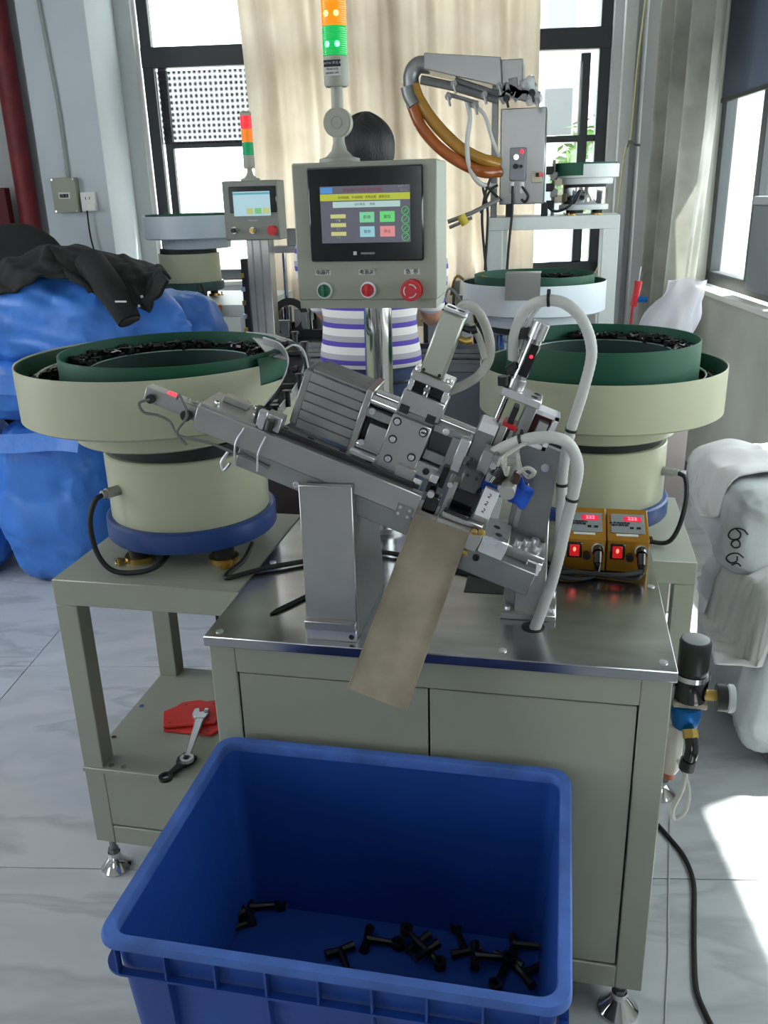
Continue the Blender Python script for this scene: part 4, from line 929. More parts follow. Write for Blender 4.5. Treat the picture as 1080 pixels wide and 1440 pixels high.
# T-shaped clips in the bin
def clip_t(loc, rz, label, tilt=0., s=1.):
    t = thing('plastic_clip', label, 'clip', loc, (tilt, 0, rz), 'black T shaped clips in the blue bin')
    MB().tube([(0, 0, .007), (.02, 0, .007), (.042, 0, .007)], .0055, seg=8, rf=lambda q: .0065-.002*q).build('stem', clip_m, t)
    MB().tube([(0, -.022, .007), (0, 0, .007), (0, .022, .007)], .0065, seg=8, rf=lambda q: .0050+.0025*abs(q-.5)*2).build('crossbar', clip_m, t)
    MB().lathe([(.004, .002), (.010, .002), (.010, .012), (.004, .012)], 16, (.048, 0, 0), closed=True).build('ring', clip_m, t)
    t.scale = (s, s, s)
cz = BZ0+.012
for k, (px_, py_, rz, lb) in enumerate([(352, 1278, .3, 'black clip at the far left corner of the bin floor, ring up'), (340, 1303, 2.2, 'black clip in the left heap of the bin, lower one'), (345, 1290, 4.0, 'black clip in the left heap of the bin, resting between two others'),
    (516, 1322, 0.0, 'black clip lying across the middle of the bin, T end to the left'), (478, 1338, -1.0, 'black clip half hidden behind the front rim, left of the middle ones'), (588, 1327, -.7, 'black clip pointing down right, beside the middle clip'),
    (600, 1345, 2.4, 'black clip touching the right of the middle group by its ring'), (655, 1340, 2.0, 'black clip with its open ring upward, right of the centre'), (668, 1352, .1, 'black clip under the ringed one right of centre'),
    (715, 1352, -1.9, 'black clip near the front right of the bin, stem toward the rim'), (735, 1372, .7, 'small dark clip closest to the front right corner of the bin'), (722, 1312, .05, 'black clip alone at the right wall of the bin')]):
    p = atz(px_, py_, cz+.007); clip_t((p.x, min(p.y, BY1-.06), cz+(.001 if k not in (2, 6, 8) else .012)), rz, lb, 0.0, 1.25)
# ================================================================== FLOOR CABLE
pp = [atz(*q, .006) for q in ((925, 1160), (940, 1177), (962, 1205), (975, 1240), (976, 1290), (976, 1340), (979, 1390), (992, 1425), (1010, 1460))]
tag(MB().tube(pp, .0058, seg=8).build('floor_cable', black_r), 'thick black cable snaking over the floor right of the cabinet', 'cable')
pp = [atz(*q, .003) for q in ((942, 1150), (941, 1210), (940, 1280), (940, 1340), (937, 1400), (935, 1460))]
tag(MB().tube(pp, .0018, seg=6).build('white_wire', hose_w), 'thin white wire lying straight on the floor beside the cabinet', 'wire')
# ================================================================== SACKS
def sack(name, lo, hi, label, mt, seed, rot=0., e=.55, amp=.035, tie=None, cat='sack', group=None, fr=5., top=.8):
    lo = Vector(lo); hi = Vector(hi); c = (lo+hi)/2; h = (hi-lo)/2
    def sp(x, p): return math.copysign(abs(x)**p, x)
    def f(u, v):
        a = 2*PI*u; b_ = -PI/2+PI*v
        x = sp(math.cos(b_), e)*sp(math.cos(a), e); y = sp(math.cos(b_), e)*sp(math.sin(a), e); z = sp(math.sin(b_), e if math.sin(b_) < 0 else top)
        p = Vector((x*h.x, y*h.y, z*h.z)); q = p*fr+Vector((seed*7.3, seed, 0))
        n = noise.noise(q)*amp-abs(noise.noise(q*2.0))*amp*.7-abs(noise.noise(Vector((p.x*4+p.z*11, p.y*5-p.z*6, seed))*1.6))*amp*.6-abs(noise.noise(Vector((p.x*16+p.z*7, p.y*16, p.z*5+seed))*1.3))*amp*.22
        d_ = p.normalized() if p.length > 1e-5 else Vector((0, 0, 1)); p = p+d_*n
        if p.z < -h.z: p.z = -h.z
        return p
    o = MB().grid(f, 110, 70, wrap=True).build(name, mt, sharp=180)
    bmx = bmesh.new(); bmx.from_mesh(o.data); bmesh.ops.remove_doubles(bmx, verts=bmx.verts, dist=.002); bmx.to_mesh(o.data); bmx.free()
    o.location = c; o.rotation_euler = (0, 0, rot)
    return tag(o, label, cat, group)
SG = 'blue woven sacks stacked at the left'
sack('woven_sack', (-2.34, 2.98, 0), (-1.86, 3.45, .72), 'tall blue woven sack standing on the floor under the stack, beside the feeder table', sack_b, 1, e=.5, group=SG)
sack('woven_sack', (-2.86, 2.98, 0), (-2.36, 3.45, .72), 'blue woven sack standing at the left edge of the picture', sack_b, 2, e=.5, group=SG)
sack('woven_sack', (-2.75, 2.98, .70), (-1.90, 3.50, .98), 'blue woven sack lying in the middle of the stack', sack_b, 3, e=.6, group=SG)
D = sack('woven_sack', (-2.55, 2.97, .93), (-1.55, 3.52, 1.33), 'big bulging blue woven sack on top of the stack under the black jacket', sack_b, 4, e=.7, amp=.045, group=SG, top=.9)
sack('woven_sack', (-1.95, 3.5, .0), (-1.45, 3.9, 1.18), 'blue woven sack behind the stack, only its right edge showing', sack_b, 6, e=.6, group=SG)
sack('woven_sack', (-3.0, 3.3, .70), (-2.5, 3.8, 1.2), 'blue woven sack behind the stack at the left edge', sack_b, 8, e=.6, group=SG)
# tied neck of the top sack
MB().tube([(.40, 0, -.02), (.50, -.03, -.03), (.58, -.05, -.05), (.62, -.05, -.03)], .06, seg=14, rf=lambda t: .15*(1-t)**1.2+.015).build('tied_neck', sack_b, D)
# open flaps (seams) of the lower sacks
for k, (x0_, x1_, z_) in enumerate(((-2.55, -1.86, .98), (-2.6, -1.84, .74))):
    def ff(u, v, x0_=x0_, x1_=x1_, z_=z_):
        return Vector((x0_+(x1_-x0_)*u, 2.985-.03*v+.012*math.sin(9*u)-.02, z_-.05*u-.07*v+.015*math.sin(7*u+k)))
    o = MB().grid(ff, 30, 6).build('sack_flap', sack_b, sharp=180); tag(o, ['blue sack flap hanging from the seam under the top sack', 'blue sack flap hanging over the standing sacks'][k], 'flap')
# black jacket draped on the top sack
TOPE = [(-12, 404), (20, 374), (60, 354), (110, 350), (165, 362), (205, 371), (230, 383), (238, 394)]
BOTE = [(-10, 416), (24, 414), (58, 398), (100, 396), (132, 414), (158, 436), (190, 432), (212, 442), (226, 416), (238, 396)]
def poly(P, t):
    t = t*(len(P)-1); i = min(int(t), len(P)-2); f_ = t-i; return P[i][0]*(1-f_)+P[i+1][0]*f_, P[i][1]*(1-f_)+P[i+1][1]*f_
def jk(u, v):
    a = at(*poly(TOPE, u), 3.34); c_ = at(*poly(BOTE, u), 2.97 if u > .35 else 3.0)
    p = a.lerp(c_, v); p.y -= .06*math.sin(PI*v); p.z += .045*math.sin(PI*v)
    n_ = .016*(1-abs(math.sin(5*u*PI-4*v+3*noise.noise(Vector((u*3, v*2, 1))))))**2+.030*noise.noise(Vector((u*4, v*2.5, 3)))+.010*noise.noise(Vector((u*16, v*7, 5)))
    e_ = min(1, 6*u, 6*(1-u)); return p+Vector((0, -n_*e_, n_*.8*e_))
jt = thing('black_jacket', 'black jacket draped over the top blue sack', 'jacket')
o = MB().grid(jk, 110, 40).build('jacket_body', cloth_b, jt, sharp=180); so_ = o.modifiers.new('t', 'SOLIDIFY'); so_.thickness = .012; so_.offset = 1
P = [at(*q) for q in ((128, 372, 3.1), (150, 400, 2.99), (167, 425, 2.95), (182, 451, 2.93))]
MB().tube(P, .05, seg=14, rf=lambda t: .062-.018*t).build('sleeve', cloth_b, jt)
q = at(183, 452, 2.93); MB().cyl(P[-1]+Vector((0, 0, .004)), P[-1]+(P[-1]-P[-2]).normalized()*.006, .036, seg=16).build('cuff_opening', mat('brown_lining', (36, 30, 22), .8), jt)
for a, c_ in ((150, 432), (196, 430), (200, 417)):
    p = at(a, c_, 2.93); MB().cyl(p, p+Vector((0, -.004, 0)), .005, seg=12).build('snap_button', alu_d, jt)
p = at(170, 424, 2.9); MB().box((-.022, -.002, -.003), (.022, 0, .003), 0, Matrix.Translation(p)).build('brand_tag', paper, jt)
# dark thing at left edge: office chair back
oc = thing('dark_chair', 'dark padded chair back showing at the left edge behind the sacks', 'chair', (-2.62, 3.95, 0))
MB().sphere((0, 0, 1.22), .28, 24, (1, .3, .9)).build('backrest', cloth_b, oc)
MB().sphere((0, -.22, .62), .28, 24, (1, 1, .25)).build('seat', cloth_b, oc)
MB().cyl((0, -.2, .06), (0, -.2, .6), .03).cyl((0, -.2, .06), (0, -.2, .1), .25, .04, seg=20).build('base', black, oc)
MB().tube([(0, -.2, .56), (0, .08, .6), (0, .07, 1.1)], .02).build('back_bar', black, oc)
# right sacks
sw1 = sack('woven_sack', (.45, 2.42, .47), (1.06, 2.98, .755), 'grey woven sack marked 609 lying on top of the right pile', sack_g, 11, e=.36, amp=.03, top=.5, rot=RZ)
sw2 = sack('woven_sack', (.49, 2.20, .0), (1.09, 2.78, .53), 'large grey white sack on the floor at the right edge', sack_g, 12, e=.34, amp=.045, top=.5, rot=RZ)
def cover(x0_, x1_, y0_, y1_, ob, seed, zadd, name, label, drop, dflt):
    bm_ = bmesh.new(); bm_.from_mesh(ob.data); bv = BVHTree.FromBMesh(bm_)
    def f(u, v):
        x = x0_+(x1_-x0_)*u; y = y0_+(y1_-y0_)*v
        h = bv.ray_cast(Matrix.Rotation(-RZ, 3, 'Z') @ (Vector((x, y, 3))-ob.location), Vector((0, 0, -1))); z = (h[0]+ob.location).z if h[0] else dflt
        z = max(z, dflt)
        return Vector((x, y, z+zadd+.010*abs(math.sin(9*v+4*u+seed+3*noise.noise(Vector((u*2, v*2, seed))))) + .01*noise.noise(Vector((u*8, v*8, seed)))))
    o = MB().grid(f, 44, 44).build(name, sack_w, sharp=180); m_ = o.modifiers.new('t', 'SOLIDIFY'); m_.thickness = .005; m_.offset = 1
    return tag(o, label, 'sheet')
cover(.43, 1.05, 2.56, 3.02, sw1, 1.0, .01, 'white_liner', 'white plastic liner folded over the marked grey sack', .2, .60)
cover(.45, 1.05, 2.20, 2.50, sw2, 2.0, .012, 'white_liner', 'white plastic liner hanging over the lower right sack', .2, .30)
tag(sack('red_cloth', (.66, 2.14, 0), (.95, 2.34, .035), 'x', red_pl, 21, e=.7, amp=.008), 'flat red bag corner under the lower right sack', 'bag')
# handwritten numbers on the marked sack
bmS = bmesh.new(); bmS.from_mesh(sw1.data); bvS = BVHTree.FromBMesh(bmS)
def on_sack(px_, py_):
    o_ = Vector((0, 0, CH)); d_ = (FW*FPX+RT*(px_-540)+UP*(720-py_)).normalized()
    IR = Matrix.Rotation(-RZ, 3, 'Z'); h = bvS.ray_cast(IR @ (o_-sw1.location), IR @ d_)
    return (h[0]+h[1]*.002) if h[0] else None
strokes = [[(1052, 752), (1046, 745), (1036, 743), (1028, 747), (1025, 754), (1031, 759), (1040, 757), (1042, 750), (1036, 744)], [(1030, 762), (1036, 759), (1041, 763), (1040, 769), (1033, 770), (1029, 766), (1030, 762)],
           [(1046, 784), (1038, 778), (1028, 779), (1022, 785), (1028, 791), (1036, 789), (1037, 782)], [(1030, 794), (1037, 792), (1042, 796)]]
for st in strokes:
    P = [on_sack(*q) for q in st]; P = [q for q in P if q]
    if len(P) > 2: MB().tube(P, .0022, seg=5, n=4).build('marker_stroke', ink, sw1)
# ================================================================== PERSON
pe = thing('person', 'person with short black hair, striped purple white shirt and jeans, standing with back turned', 'person', (-.66, 2.98, 0))
def skin_body():
    me = bpy.data.meshes.new('body')
    V = [(0, 0, .98), (0, 0, 1.15), (0, .01, 1.36), (0, .01, 1.48), (0, .03, 1.60), (0, .05, 1.70),
         (.19, .01, 1.42), (.20, .12, 1.16), (.16, .36, 1.10), (.15, .44, 1.10), (-.19, .01, 1.42), (-.20, .12, 1.16), (-.16, .36, 1.10), (-.15, .44, 1.10),
         (.09, 0, .90), (.10, .01, .50), (.10, 0, .09), (.10, .14, .04), (-.09, 0, .90), (-.10, .01, .50), (-.10, 0, .09), (-.10, .14, .04)]
    rad = [.14, .13, .14, .055, .06, .085, .06, .045, .032, .03, .06, .045, .032, .03, .085, .058, .042, .035, .085, .058, .042, .035]
    E_ = [(0, 1), (1, 2), (2, 3), (3, 4), (4, 5), (2, 6), (6, 7), (7, 8), (8, 9), (2, 10), (10, 11), (11, 12), (12, 13), (0, 14), (14, 15), (15, 16), (16, 17), (0, 18), (18, 19), (19, 20), (20, 21)]
    fi = 0
    for s_, b0 in ((1, 9), (-1, 13)):
        hx = V[b0][0]
        for k in range(4):
            i = len(V); V.append((hx+(k-1.5)*.019, .48, 1.095)); V.append((hx+(k-1.5)*.021, .515+(.008 if k in (1, 2) else 0), 1.08)); V.append((hx+(k-1.5)*.021, .535, 1.06))
            rad += [.0095, .0085, .0075]; E_ += [(b0, i), (i, i+1), (i+1, i+2)]
        i = len(V); V.append((hx-s_*.035, .46, 1.085)); V.append((hx-s_*.045, .49, 1.075)); rad += [.011, .009]; E_ += [(b0, i), (i, i+1)]
    me.from_pydata(V, E_, []); o = bpy.data.objects.new('body', me); COL.objects.link(o); o.parent = pe
    sk = o.modifiers.new('skin', 'SKIN'); sk.use_smooth_shade = True
    for i, sv in enumerate(me.skin_vertices[0].data):
        sv.radius = (rad[i], rad[i]*(.78 if i in (0, 1, 2) else 1)); sv.use_root = (i == 0)
    o.modifiers.new('sub', 'SUBSURF').levels = 1; o.modifiers['sub'].render_levels = 1
    me.materials.append(skin_m)
skin_body()
hd = MB(); hd.loft([(0, .035, 1.56, .050, .055), (0, .05, 1.60, .066, .080), (0, .05, 1.66, .076, .094), (0, .05, 1.72, .077, .096), (0, .045, 1.76, .062, .08), (0, .045, 1.785, .03, .04)], 24)
hd.sphere((0, .148, 1.665), .014, 10, (.8, 1, 1.4)); hd.sphere((.078, .04, 1.67), .02, 10, (.4, .8, 1.3)); hd.sphere((-.078, .04, 1.67), .02, 10, (.4, .8, 1.3)); hd.build('head', skin_m, pe)
for s_ in (-.03, .03): MB().sphere((s_, .135, 1.69), .011, 10).build('eye', black_g, pe)
MB().box((-.02, .138, 1.628), (.02, .146, 1.634), .002).build('mouth', mat('lips', (150, 80, 76), .5), pe)
def hair(u, v):
    a = 2*PI*u; b_ = PI*v; r = 1+.10*noise.noise(Vector((math.cos(a)*3, math.sin(a)*3, v*4)))+.04*math.sin(14*a)*v
    z = 1.70+.105*math.cos(b_)*r; x = .092*math.sin(b_)*math.cos(a)*r; y = .03+.10*math.sin(b_)*math.sin(a)*r
    if math.sin(a) > .2 and v > .45: z = max(z, 1.735); y = min(y, .10)
    return Vector((x, y, z))
MB().grid(hair, 40, 20, wrap=True).build('hair', hair_m, pe, sharp=180)
def shirt_mat():
    m = bpy.data.materials.new('striped_knit'); m.use_nodes = True; nt = m.node_tree; N = nt.nodes; L = nt.links; b = N['Principled BSDF']; b.inputs['Roughness'].default_value = .85
    tc = N.new('ShaderNodeTexCoord'); sx = N.new('ShaderNodeSeparateXYZ'); L.new(tc.outputs['Object'], sx.inputs[0])
    mu = N.new('ShaderNodeMath'); mu.operation = 'MULTIPLY'; mu.inputs[1].default_value = 1/.0605; L.new(sx.outputs[2], mu.inputs[0])
    ad = N.new('ShaderNodeMath'); ad.operation = 'ADD'; ad.inputs[1].default_value = .35; L.new(mu.outputs[0], ad.inputs[0])
    fr_ = N.new('ShaderNodeMath'); fr_.operation = 'FRACT'; L.new(ad.outputs[0], fr_.inputs[0])
    r = N.new('ShaderNodeValToRGB'); r.color_ramp.interpolation = 'CONSTANT'; e = r.color_ramp.elements
    e[0].position = 0; e[0].color = (*lin((88, 72, 170)), 1); e[1].position = .27; e[1].color = (*lin((170, 168, 176)), 1); q = e.new(.58); q.color = (*lin((225, 224, 222)), 1)
    L.new(fr_.outputs[0], r.inputs[0]); L.new(r.outputs[0], b.inputs['Base Color']); return m
sh = MB()
def wob(z, k): return .006*math.sin(z*40+k)
sh.loft([(0, 0, .995, .182, .138), (0, 0, 1.03, .180, .138), (0, 0, 1.08, .172+wob(1, 1), .130), (0, 0, 1.15, .164, .122), (0, 0, 1.25, .180, .125), (0, .0, 1.36, .20, .13), (0, .005, 1.43, .19, .115), (0, .01, 1.48, .10, .08), (0, .015, 1.51, .062, .062)], 36)
for s_ in (-1, 1):
    sh.tube([(s_*.07, .01, 1.425), (s_*.14, .01, 1.41), (s_*.185, .03, 1.35), (s_*.20, .08, 1.24), (s_*.20, .12, 1.18)], .07, seg=14, rf=lambda t: .062+.03*math.sin(PI*min(1,t*1.2))-.014*t)
sh.build('shirt', shirt_mat(), pe, sharp=180)
jn = MB(); jn.loft([(0, 0, .80, .178, .135), (0, 0, .88, .182, .138), (0, 0, .96, .176, .128), (0, 0, 1.0, .168, .12)], 32)
for s_ in (-1, 1): jn.loft([(s_*.10, .0, .03, .058, .068), (s_*.10, 0, .1, .056, .062), (s_*.10, .01, .45, .075, .08), (s_*.095, 0, .70, .092, .105), (s_*.088, 0, .88, .094, .125)], 22)
jn.build('jeans', jeans, pe, sharp=180)
for s_ in (-1, 1): MB().loft([(s_*.10, .04, 0, .05, .13), (s_*.10, .04, .03, .052, .132), (s_*.10, .03, .06, .045, .10), (s_*.10, .0, .09, .04, .05)], 20).build('shoe', black, pe)
MB().tube([(-.178+.356*k/10, -math.sqrt(max(0, 1-((k-5)/5)**2))*.13, .945) for k in range(11)], .006, seg=6).build('belt', black, pe)
# ================================================================== SECOND MACHINE (behind the person)
m2 = thing('machine_cabinet', 'grey machine bench with aluminium edge behind the person', 'cabinet', (0, 0, 0))
bx((-1.43, 3.72, .12), (-.31, 4.2, .90), .003).build('carcass', mat('grey_panel', (120, 126, 132), .5), m2)
bx((-1.45, 3.70, .90), (-.29, 4.22, .945), .002).build('top_plate', steel, m2)
b = MB(); 
for zz in (.86, .885, .905): b.box((-1.45, 3.695, zz), (-.29, 3.72, zz+.016), .001)
b.build('edge_profile', alu_d, m2)
for k in range(3):
    d_ = bx((-1.40+k*.36, 3.708, .20), (-1.06+k*.36, 3.72, .82), .002).build('door', mat('grey_door', (92, 98, 106), .5), m2)
bx((-.34, 3.70, .12), (-.31, 3.722, .90), .001).build('corner_profile', alu_d, m2)
for sx in (-1.38, -.36):
    for sy in (3.78, 4.3): foot(m2, sx, sy, .13)
def device(px0, px1, py0, py1, Y, d, name, label, mt, cat='machine part', bev=.003, up=None):
    p, q = at(px0, py1, Y), at(px1, py0, Y); z0_ = up if up is not None else p.z
    return tag(bx((p.x, Y, z0_), (q.x, Y+d, q.z), bev).build(name, mt), label, cat)
ZB = .945
# little devices on the bench
g2 = thing('rod_stand', 'aluminium rod frame standing on the rear bench left of the control panel', 'machine frame', (0, 0, 0))
for px_ in (402, 424, 434):
    p = at(px_, 400, 3.95); MB().cyl((p.x, 3.95, ZB), (p.x, 3.95, 1.33), .010 if px_ != 424 else .007, seg=12).build('rod', chrome, g2)
p = at(400, 352, 3.95); q = at(470, 340, 3.95); bx((p.x-.05, 3.92, 1.315), (p.x+.28, 4.0, 1.345), .002).build('crosshead', alu_d, g2)
bx((p.x+.02, 3.93, 1.345), (p.x+.09, 3.99, 1.42), .002).build('head_block', alu_d, g2); bx((p.x+.12, 3.93, 1.345), (p.x+.2, 3.99, 1.39), .002).build('head_block', alu, g2)
tag(MB().lathe([(.055, -.018), (.085, -.018), (.085, .018), (.055, .018)], 28, closed=True).build('cable_coil', black_r), 'coil of black cable leaning on the rear bench', 'cable').matrix_world = Matrix.Translation((at(405, 405, 3.88).x, 3.88, ZB+.088)) @ Matrix.Rotation(R(78), 4, 'X') @ Matrix.Rotation(.3, 4, 'Y')
k2 = thing('valve_block', 'small aluminium and black valve units on the rear bench left of the person', 'valve block', (0, 0, 0))
rnd = random.Random(5)
for k in range(14):
    p = at(388+k*6.0, 460, 3.85+rnd.uniform(0, .25)); hh = rnd.uniform(.03, .13); w_ = rnd.uniform(.012, .03)
    bx((p.x-w_, p.y-.02, ZB), (p.x+w_, p.y+.02, ZB+hh), .002).build('unit', [black, alu, alu_d, black, darkm][k % 5], k2)
bx((at(390, 450, 3.8).x, 3.84, ZB), (at(470, 450, 3.8).x, 3.87, ZB+.035), .002).build('rail', darkm, k2)
k3 = thing('valve_block', 'cluster of fittings and blocks on the rear bench right of the person', 'valve block', (0, 0, 0))
for k in range(22):
    p = at(600+k*4.2, 440, 3.78+rnd.uniform(0, .3)); hh = rnd.uniform(.05, .24); w_ = rnd.uniform(.01, .035)
    bx((p.x-w_, p.y-.02, ZB), (p.x+w_, p.y+.02, ZB+hh), .002).build('unit', [alu, darkm, alu_b, brass, alu_d, black][k % 6], k3)
for k in range(7):
    p = at(612+k*11, 440, 3.74); z_ = ZB+.1+.05*(k % 3)
    MB().tube([p*1+Vector((0, 0, z_-p.z)), Vector((p.x+.03, 3.7, z_+.08)), Vector((p.x+.08, 3.74, z_+.02)), Vector((p.x+.1, 3.8, ZB+.05))], .006, seg=6).build('air_tube', [black_r, hose_w, brass][k % 3], k3)
# rear control panel
c2 = thing('control_panel', 'smaller grey control box on an aluminium extrusion post at left rear', 'control panel', (0, 0, 0))
YB = 3.55
p0 = at(311, 255, YB); p1 = at(398, 337, YB); 
bx((p0.x, YB, p1.z), (p1.x-.012, YB+.10, p0.z), .004).build('enclosure', mat('grey_enclosure_b', (120, 124, 116), .45), c2)
s2 = bx((at(321, 260, YB).x, YB-.008, at(0, 312, YB).z+.012), (at(388, 260, YB).x, YB, at(350, 262, YB).z), .003).build('touch_screen', mat('screen_bezel', (22, 27, 30), .12), c2)
a_, b__ = at(328, 270, YB), at(382, 303, YB)
bx((a_.x, YB-.0095, b__.z), (b__.x, YB-.008, a_.z)).build('display', glow('display_pale', (170, 205, 215), .95), s2)
bx((a_.x, YB-.0105, a_.z-.012), (b__.x, YB-.0095, a_.z-.004)).build('header_bar', glow('display_teal', (90, 170, 190), .8), s2)
for k, cc in enumerate(((190, 205, 120), (120, 200, 120), (200, 205, 130))):
    x_ = a_.x+.055+k*.035; bx((x_, YB-.0105, b__.z+.008), (x_+.028, YB-.0095, b__.z+.03)).build('key', glow('key_%d' % k, cc, .8), s2)
text('lettering', 'WEINVIEW', .008, ink_w, s2, ((a_.x+b__.x)/2, YB-.0088, b__.z-.018))
for px_, mt_, r_ in ((330, black, .013), (356, brass, .013), (384, red_b, .019)):
    p = at(px_, 324, YB); o = MB().cyl(p, p+Vector((0, -.008, 0)), r_, seg=20).build('selector_ring', alu_b if mt_ is not red_b else red_b, c2)
    MB().cyl(p+Vector((0, -.007, 0)), p+Vector((0, -.022, 0)), r_*.75 if mt_ is not red_b else r_*1.02, seg=20, bev=.002).build('selector', mt_, o)
pa, pb = at(349, 345, YB+.05), at(380, 345, YB+.05)
bx((pa.x, YB+.03, .0), (pb.x, YB+.10, p1.z), .002).build('post', alu, c2)
for k in range(2): bx((pa.x+.022+k*.035, YB+.028, .02), (pa.x+.028+k*.035, YB+.031, p1.z)).build('slot', alu_d, c2)
bx((pa.x-.06, YB, 0), (pb.x+.06, YB+.13, .012), .002).build('foot_plate', alu_d, c2)
pc = at(348, 240, YB+.05)
tower((at(352, 252, YB+.05).x, YB+.05, p0.z), 0.92, 'small rear signal tower with red, orange and green lenses', (('green', ((16, 130, 80), .3)), ('orange', ((220, 120, 30), .35)), ('red', ((235, 40, 50), .7))), True)
db = thing('wiring_duct', 'black slotted wiring strip behind the rear control post', 'duct', (at(343, 400, 3.75).x, 3.78, .0))
bx((-.02, 0, .6), (.012, .05, 1.30), .002).build('duct', black, db)
for k in range(5): bx((-.022, -.012, .98+k*.06), (-.006, .0, 1.0+k*.06), .001).build('terminal', [brass, alu_b][k % 2], db)
# rear left feeder on its table
BF = feeder((-2.02, 4.6, 1.045), 'pale bowl feeder at left rear in front of the window, green base ring', False, green_ring, mat('pale_blue_grey', (170, 182, 190), .4), Ro=.30, dx=.06, drum_h=.448, body_m=cream, seed=9, detail=False)
BF.scale = (.92, .92, .98)
t2 = table('feeder_table', 'white steel table under the pale left rear feeder', -2.32, -1.55, 4.25, 4.95, 1.045, white_p, leg=.07)
cb = thing('vibration_controller', 'small black and orange controller hanging on the left rear table edge', 'controller', at(290, 452, 4.2))
bx((-.05, 0, -.07), (.03, .04, .07), .003).build('case', darkm, cb); bx((.03, .0, -.075), (.07, .05, .08), .003).build('side_plate', gold, cb)
bx((-.02, -.003, .01), (.02, 0, .035)).build('display', led, cb)
MB().tube([(-.02, .02, .07), (-.03, .02, .13), (-.05, .05, .18)], .006, seg=6).tube([(.0, .02, .07), (.0, .02, .13), (-.03, .05, .18)], .006, seg=6).build('cable', black_r, cb)
# right rear feeder with chrome body
F3 = feeder((-.12, 3.62, .775), 'white bowl feeder with chrome body in the middle rear, its rim wrapped green', True, alu_d, mat('cool_white', (205, 214, 222), .35), Ro=.285, dx=0, drum_h=.465, body_m=chrome, seed=12, detail=True)
t3 = table('feeder_table', 'white steel table under the chrome bodied feeder', -.27, .03, 3.46, 3.78, .775, white_p)
p = at(731, 400, 3.32); bx((-.065, 0, -.05), (.065, .004, .045)).build('guard_plate', stainl, F3).location = (p.x+.13, 3.335-3.62, p.z-.775-.01)
bx((-.065, 0, 0), (.065, .09, .004)).build('guard_top', stainl, F3).location = (p.x+.13, 3.335-3.62, p.z-.775+.035)
# tall white frame table with elevator
t4 = table('frame_table', 'tall white square tube table behind the right feeders', at(684, 340, 4.4).x, at(870, 340, 4.4).x, 4.4, 4.85, 1.435, white_p, leg=.075)
TT = 1.435
el = thing('elevator_box', 'tall stainless elevator box with feed arm above the white table', 'elevator', (0, 0, 0))
e0, e1 = at(702, 288, 4.45), at(769, 150, 4.45)
bx((e0.x, 4.45, e0.z), (e1.x, 4.62, e1.z), .004).build('box', stainl, el)
for a in (.03, .2): bx((e0.x+a, 4.47, TT), (e0.x+a+.03, 4.58, e0.z), .001).build('leg', darkm, el)
b = MB(); pA, pB, pC, pD = at(596, 74, 4.35), at(704, 80, 4.35), at(706, 122, 4.35), at(596, 97, 4.35)
b.prism([(pA.x, pA.z), (pB.x, pB.z), (pC.x, pC.z), (pD.x, pD.z)], 4.35, 4.62, 'y', bev=.003); b.build('trough', stainl, el)
pE = at(735, 78, 4.35); bx((pB.x, 4.40, pC.z-.02), (pE.x, 4.60, pB.z-.005), .003).build('trough_end', stainl, el)
b = MB(); b.tube([at(592, 112, 4.4), at(640, 122, 4.4), at(700, 140, 4.4)], .02, seg=8, n=1).tube([at(640, 112, 4.38), at(700, 132, 4.38)], .012, seg=8, n=1).tube([at(628, 132, 4.35), at(672, 145, 4.35)], .009, seg=8, n=1); b.build('support_arm', alu_d, el)
for a, c_ in ((638, 118), (681, 133), (630, 136), (668, 148), (702, 120), (712, 138), (748, 130), (755, 142)):
    p = at(a, c_, 4.33); MB().cyl(p, p+Vector((0, .03, 0)), .015, seg=12).cyl(p, p+Vector((.01, -.0, -.04)), .006, seg=8).build('clamp', [alu_d, darkm, alu_d][a % 3], el)
b = MB(); 
for k in range(9): 
    p = at(706+k*5.5, 128+8*math.sin(k*1.7), 4.42); b.box((-.02, -.03, -.03), (.02, .03, .03), .002, Matrix.Translation(p) @ Matrix.Rotation(k, 4, 'Y'))
b.build('drive_unit', alu_d, el)
b = MB().tube([at(738, 112, 4.4), at(748, 126, 4.4), at(752, 146, 4.4)], .04, seg=8, rf=lambda t: .03+.01*math.sin(9*t)); b.build('wrapped_film', mat('clear_film', (210, 214, 216), .2, alpha=.6), el)
pp = at(697, 200, 4.42); bx((pp.x-.02, 4.42, TT), (pp.x+.008, 4.47, at(697, 120, 4.42).z), .002).build('upright', alu_d, el)
# bend and amber hoses
b = MB().tube([at(604, 92, 4.42), at(588, 92, 4.42), at(578, 106, 4.42), at(580, 130, 4.42)], .035, seg=14, rf=lambda t: .038); b.build('elbow_pipe', alu_d, el)
tag(MB().tube([at(581, 120, 4.40), at(590, 142, 4.40), at(614, 176, 4.40), at(646, 207, 4.40), at(675, 223, 4.40), at(702, 231, 4.43)], .03, seg=14).build('amber_hose', amber_y), 'upper yellow amber plastic hose curving down to the stainless box', 'hose', 'amber hoses on the elevator')
tag(MB().tube([at(578, 145, 4.38), at(592, 178, 4.38), at(618, 208, 4.38), at(650, 230, 4.38), at(680, 242, 4.38), at(702, 241, 4.43)], .027, seg=14).build('amber_hose', amber), 'lower orange brown plastic hose curving down to the stainless box', 'hose', 'amber hoses on the elevator')
tag(MB().tube([at(572, 122, 4.36), at(575, 135, 4.36), at(582, 148, 4.36)], .035, seg=10, rf=lambda t: .03).build('hose_wrap', alu_d), 'grey taped joint at the top of the lower amber hose', 'tape')
tag(MB().tube([at(656, 140, 4.36), at(661, 165, 4.36), at(657, 200, 4.36), at(660, 235, 4.36), at(675, 258, 4.36), at(698, 262, 4.4)], .011, seg=8).build('air_tube', hose_w), 'pale tube hanging from the feed arm in front of the amber hoses', 'tube')
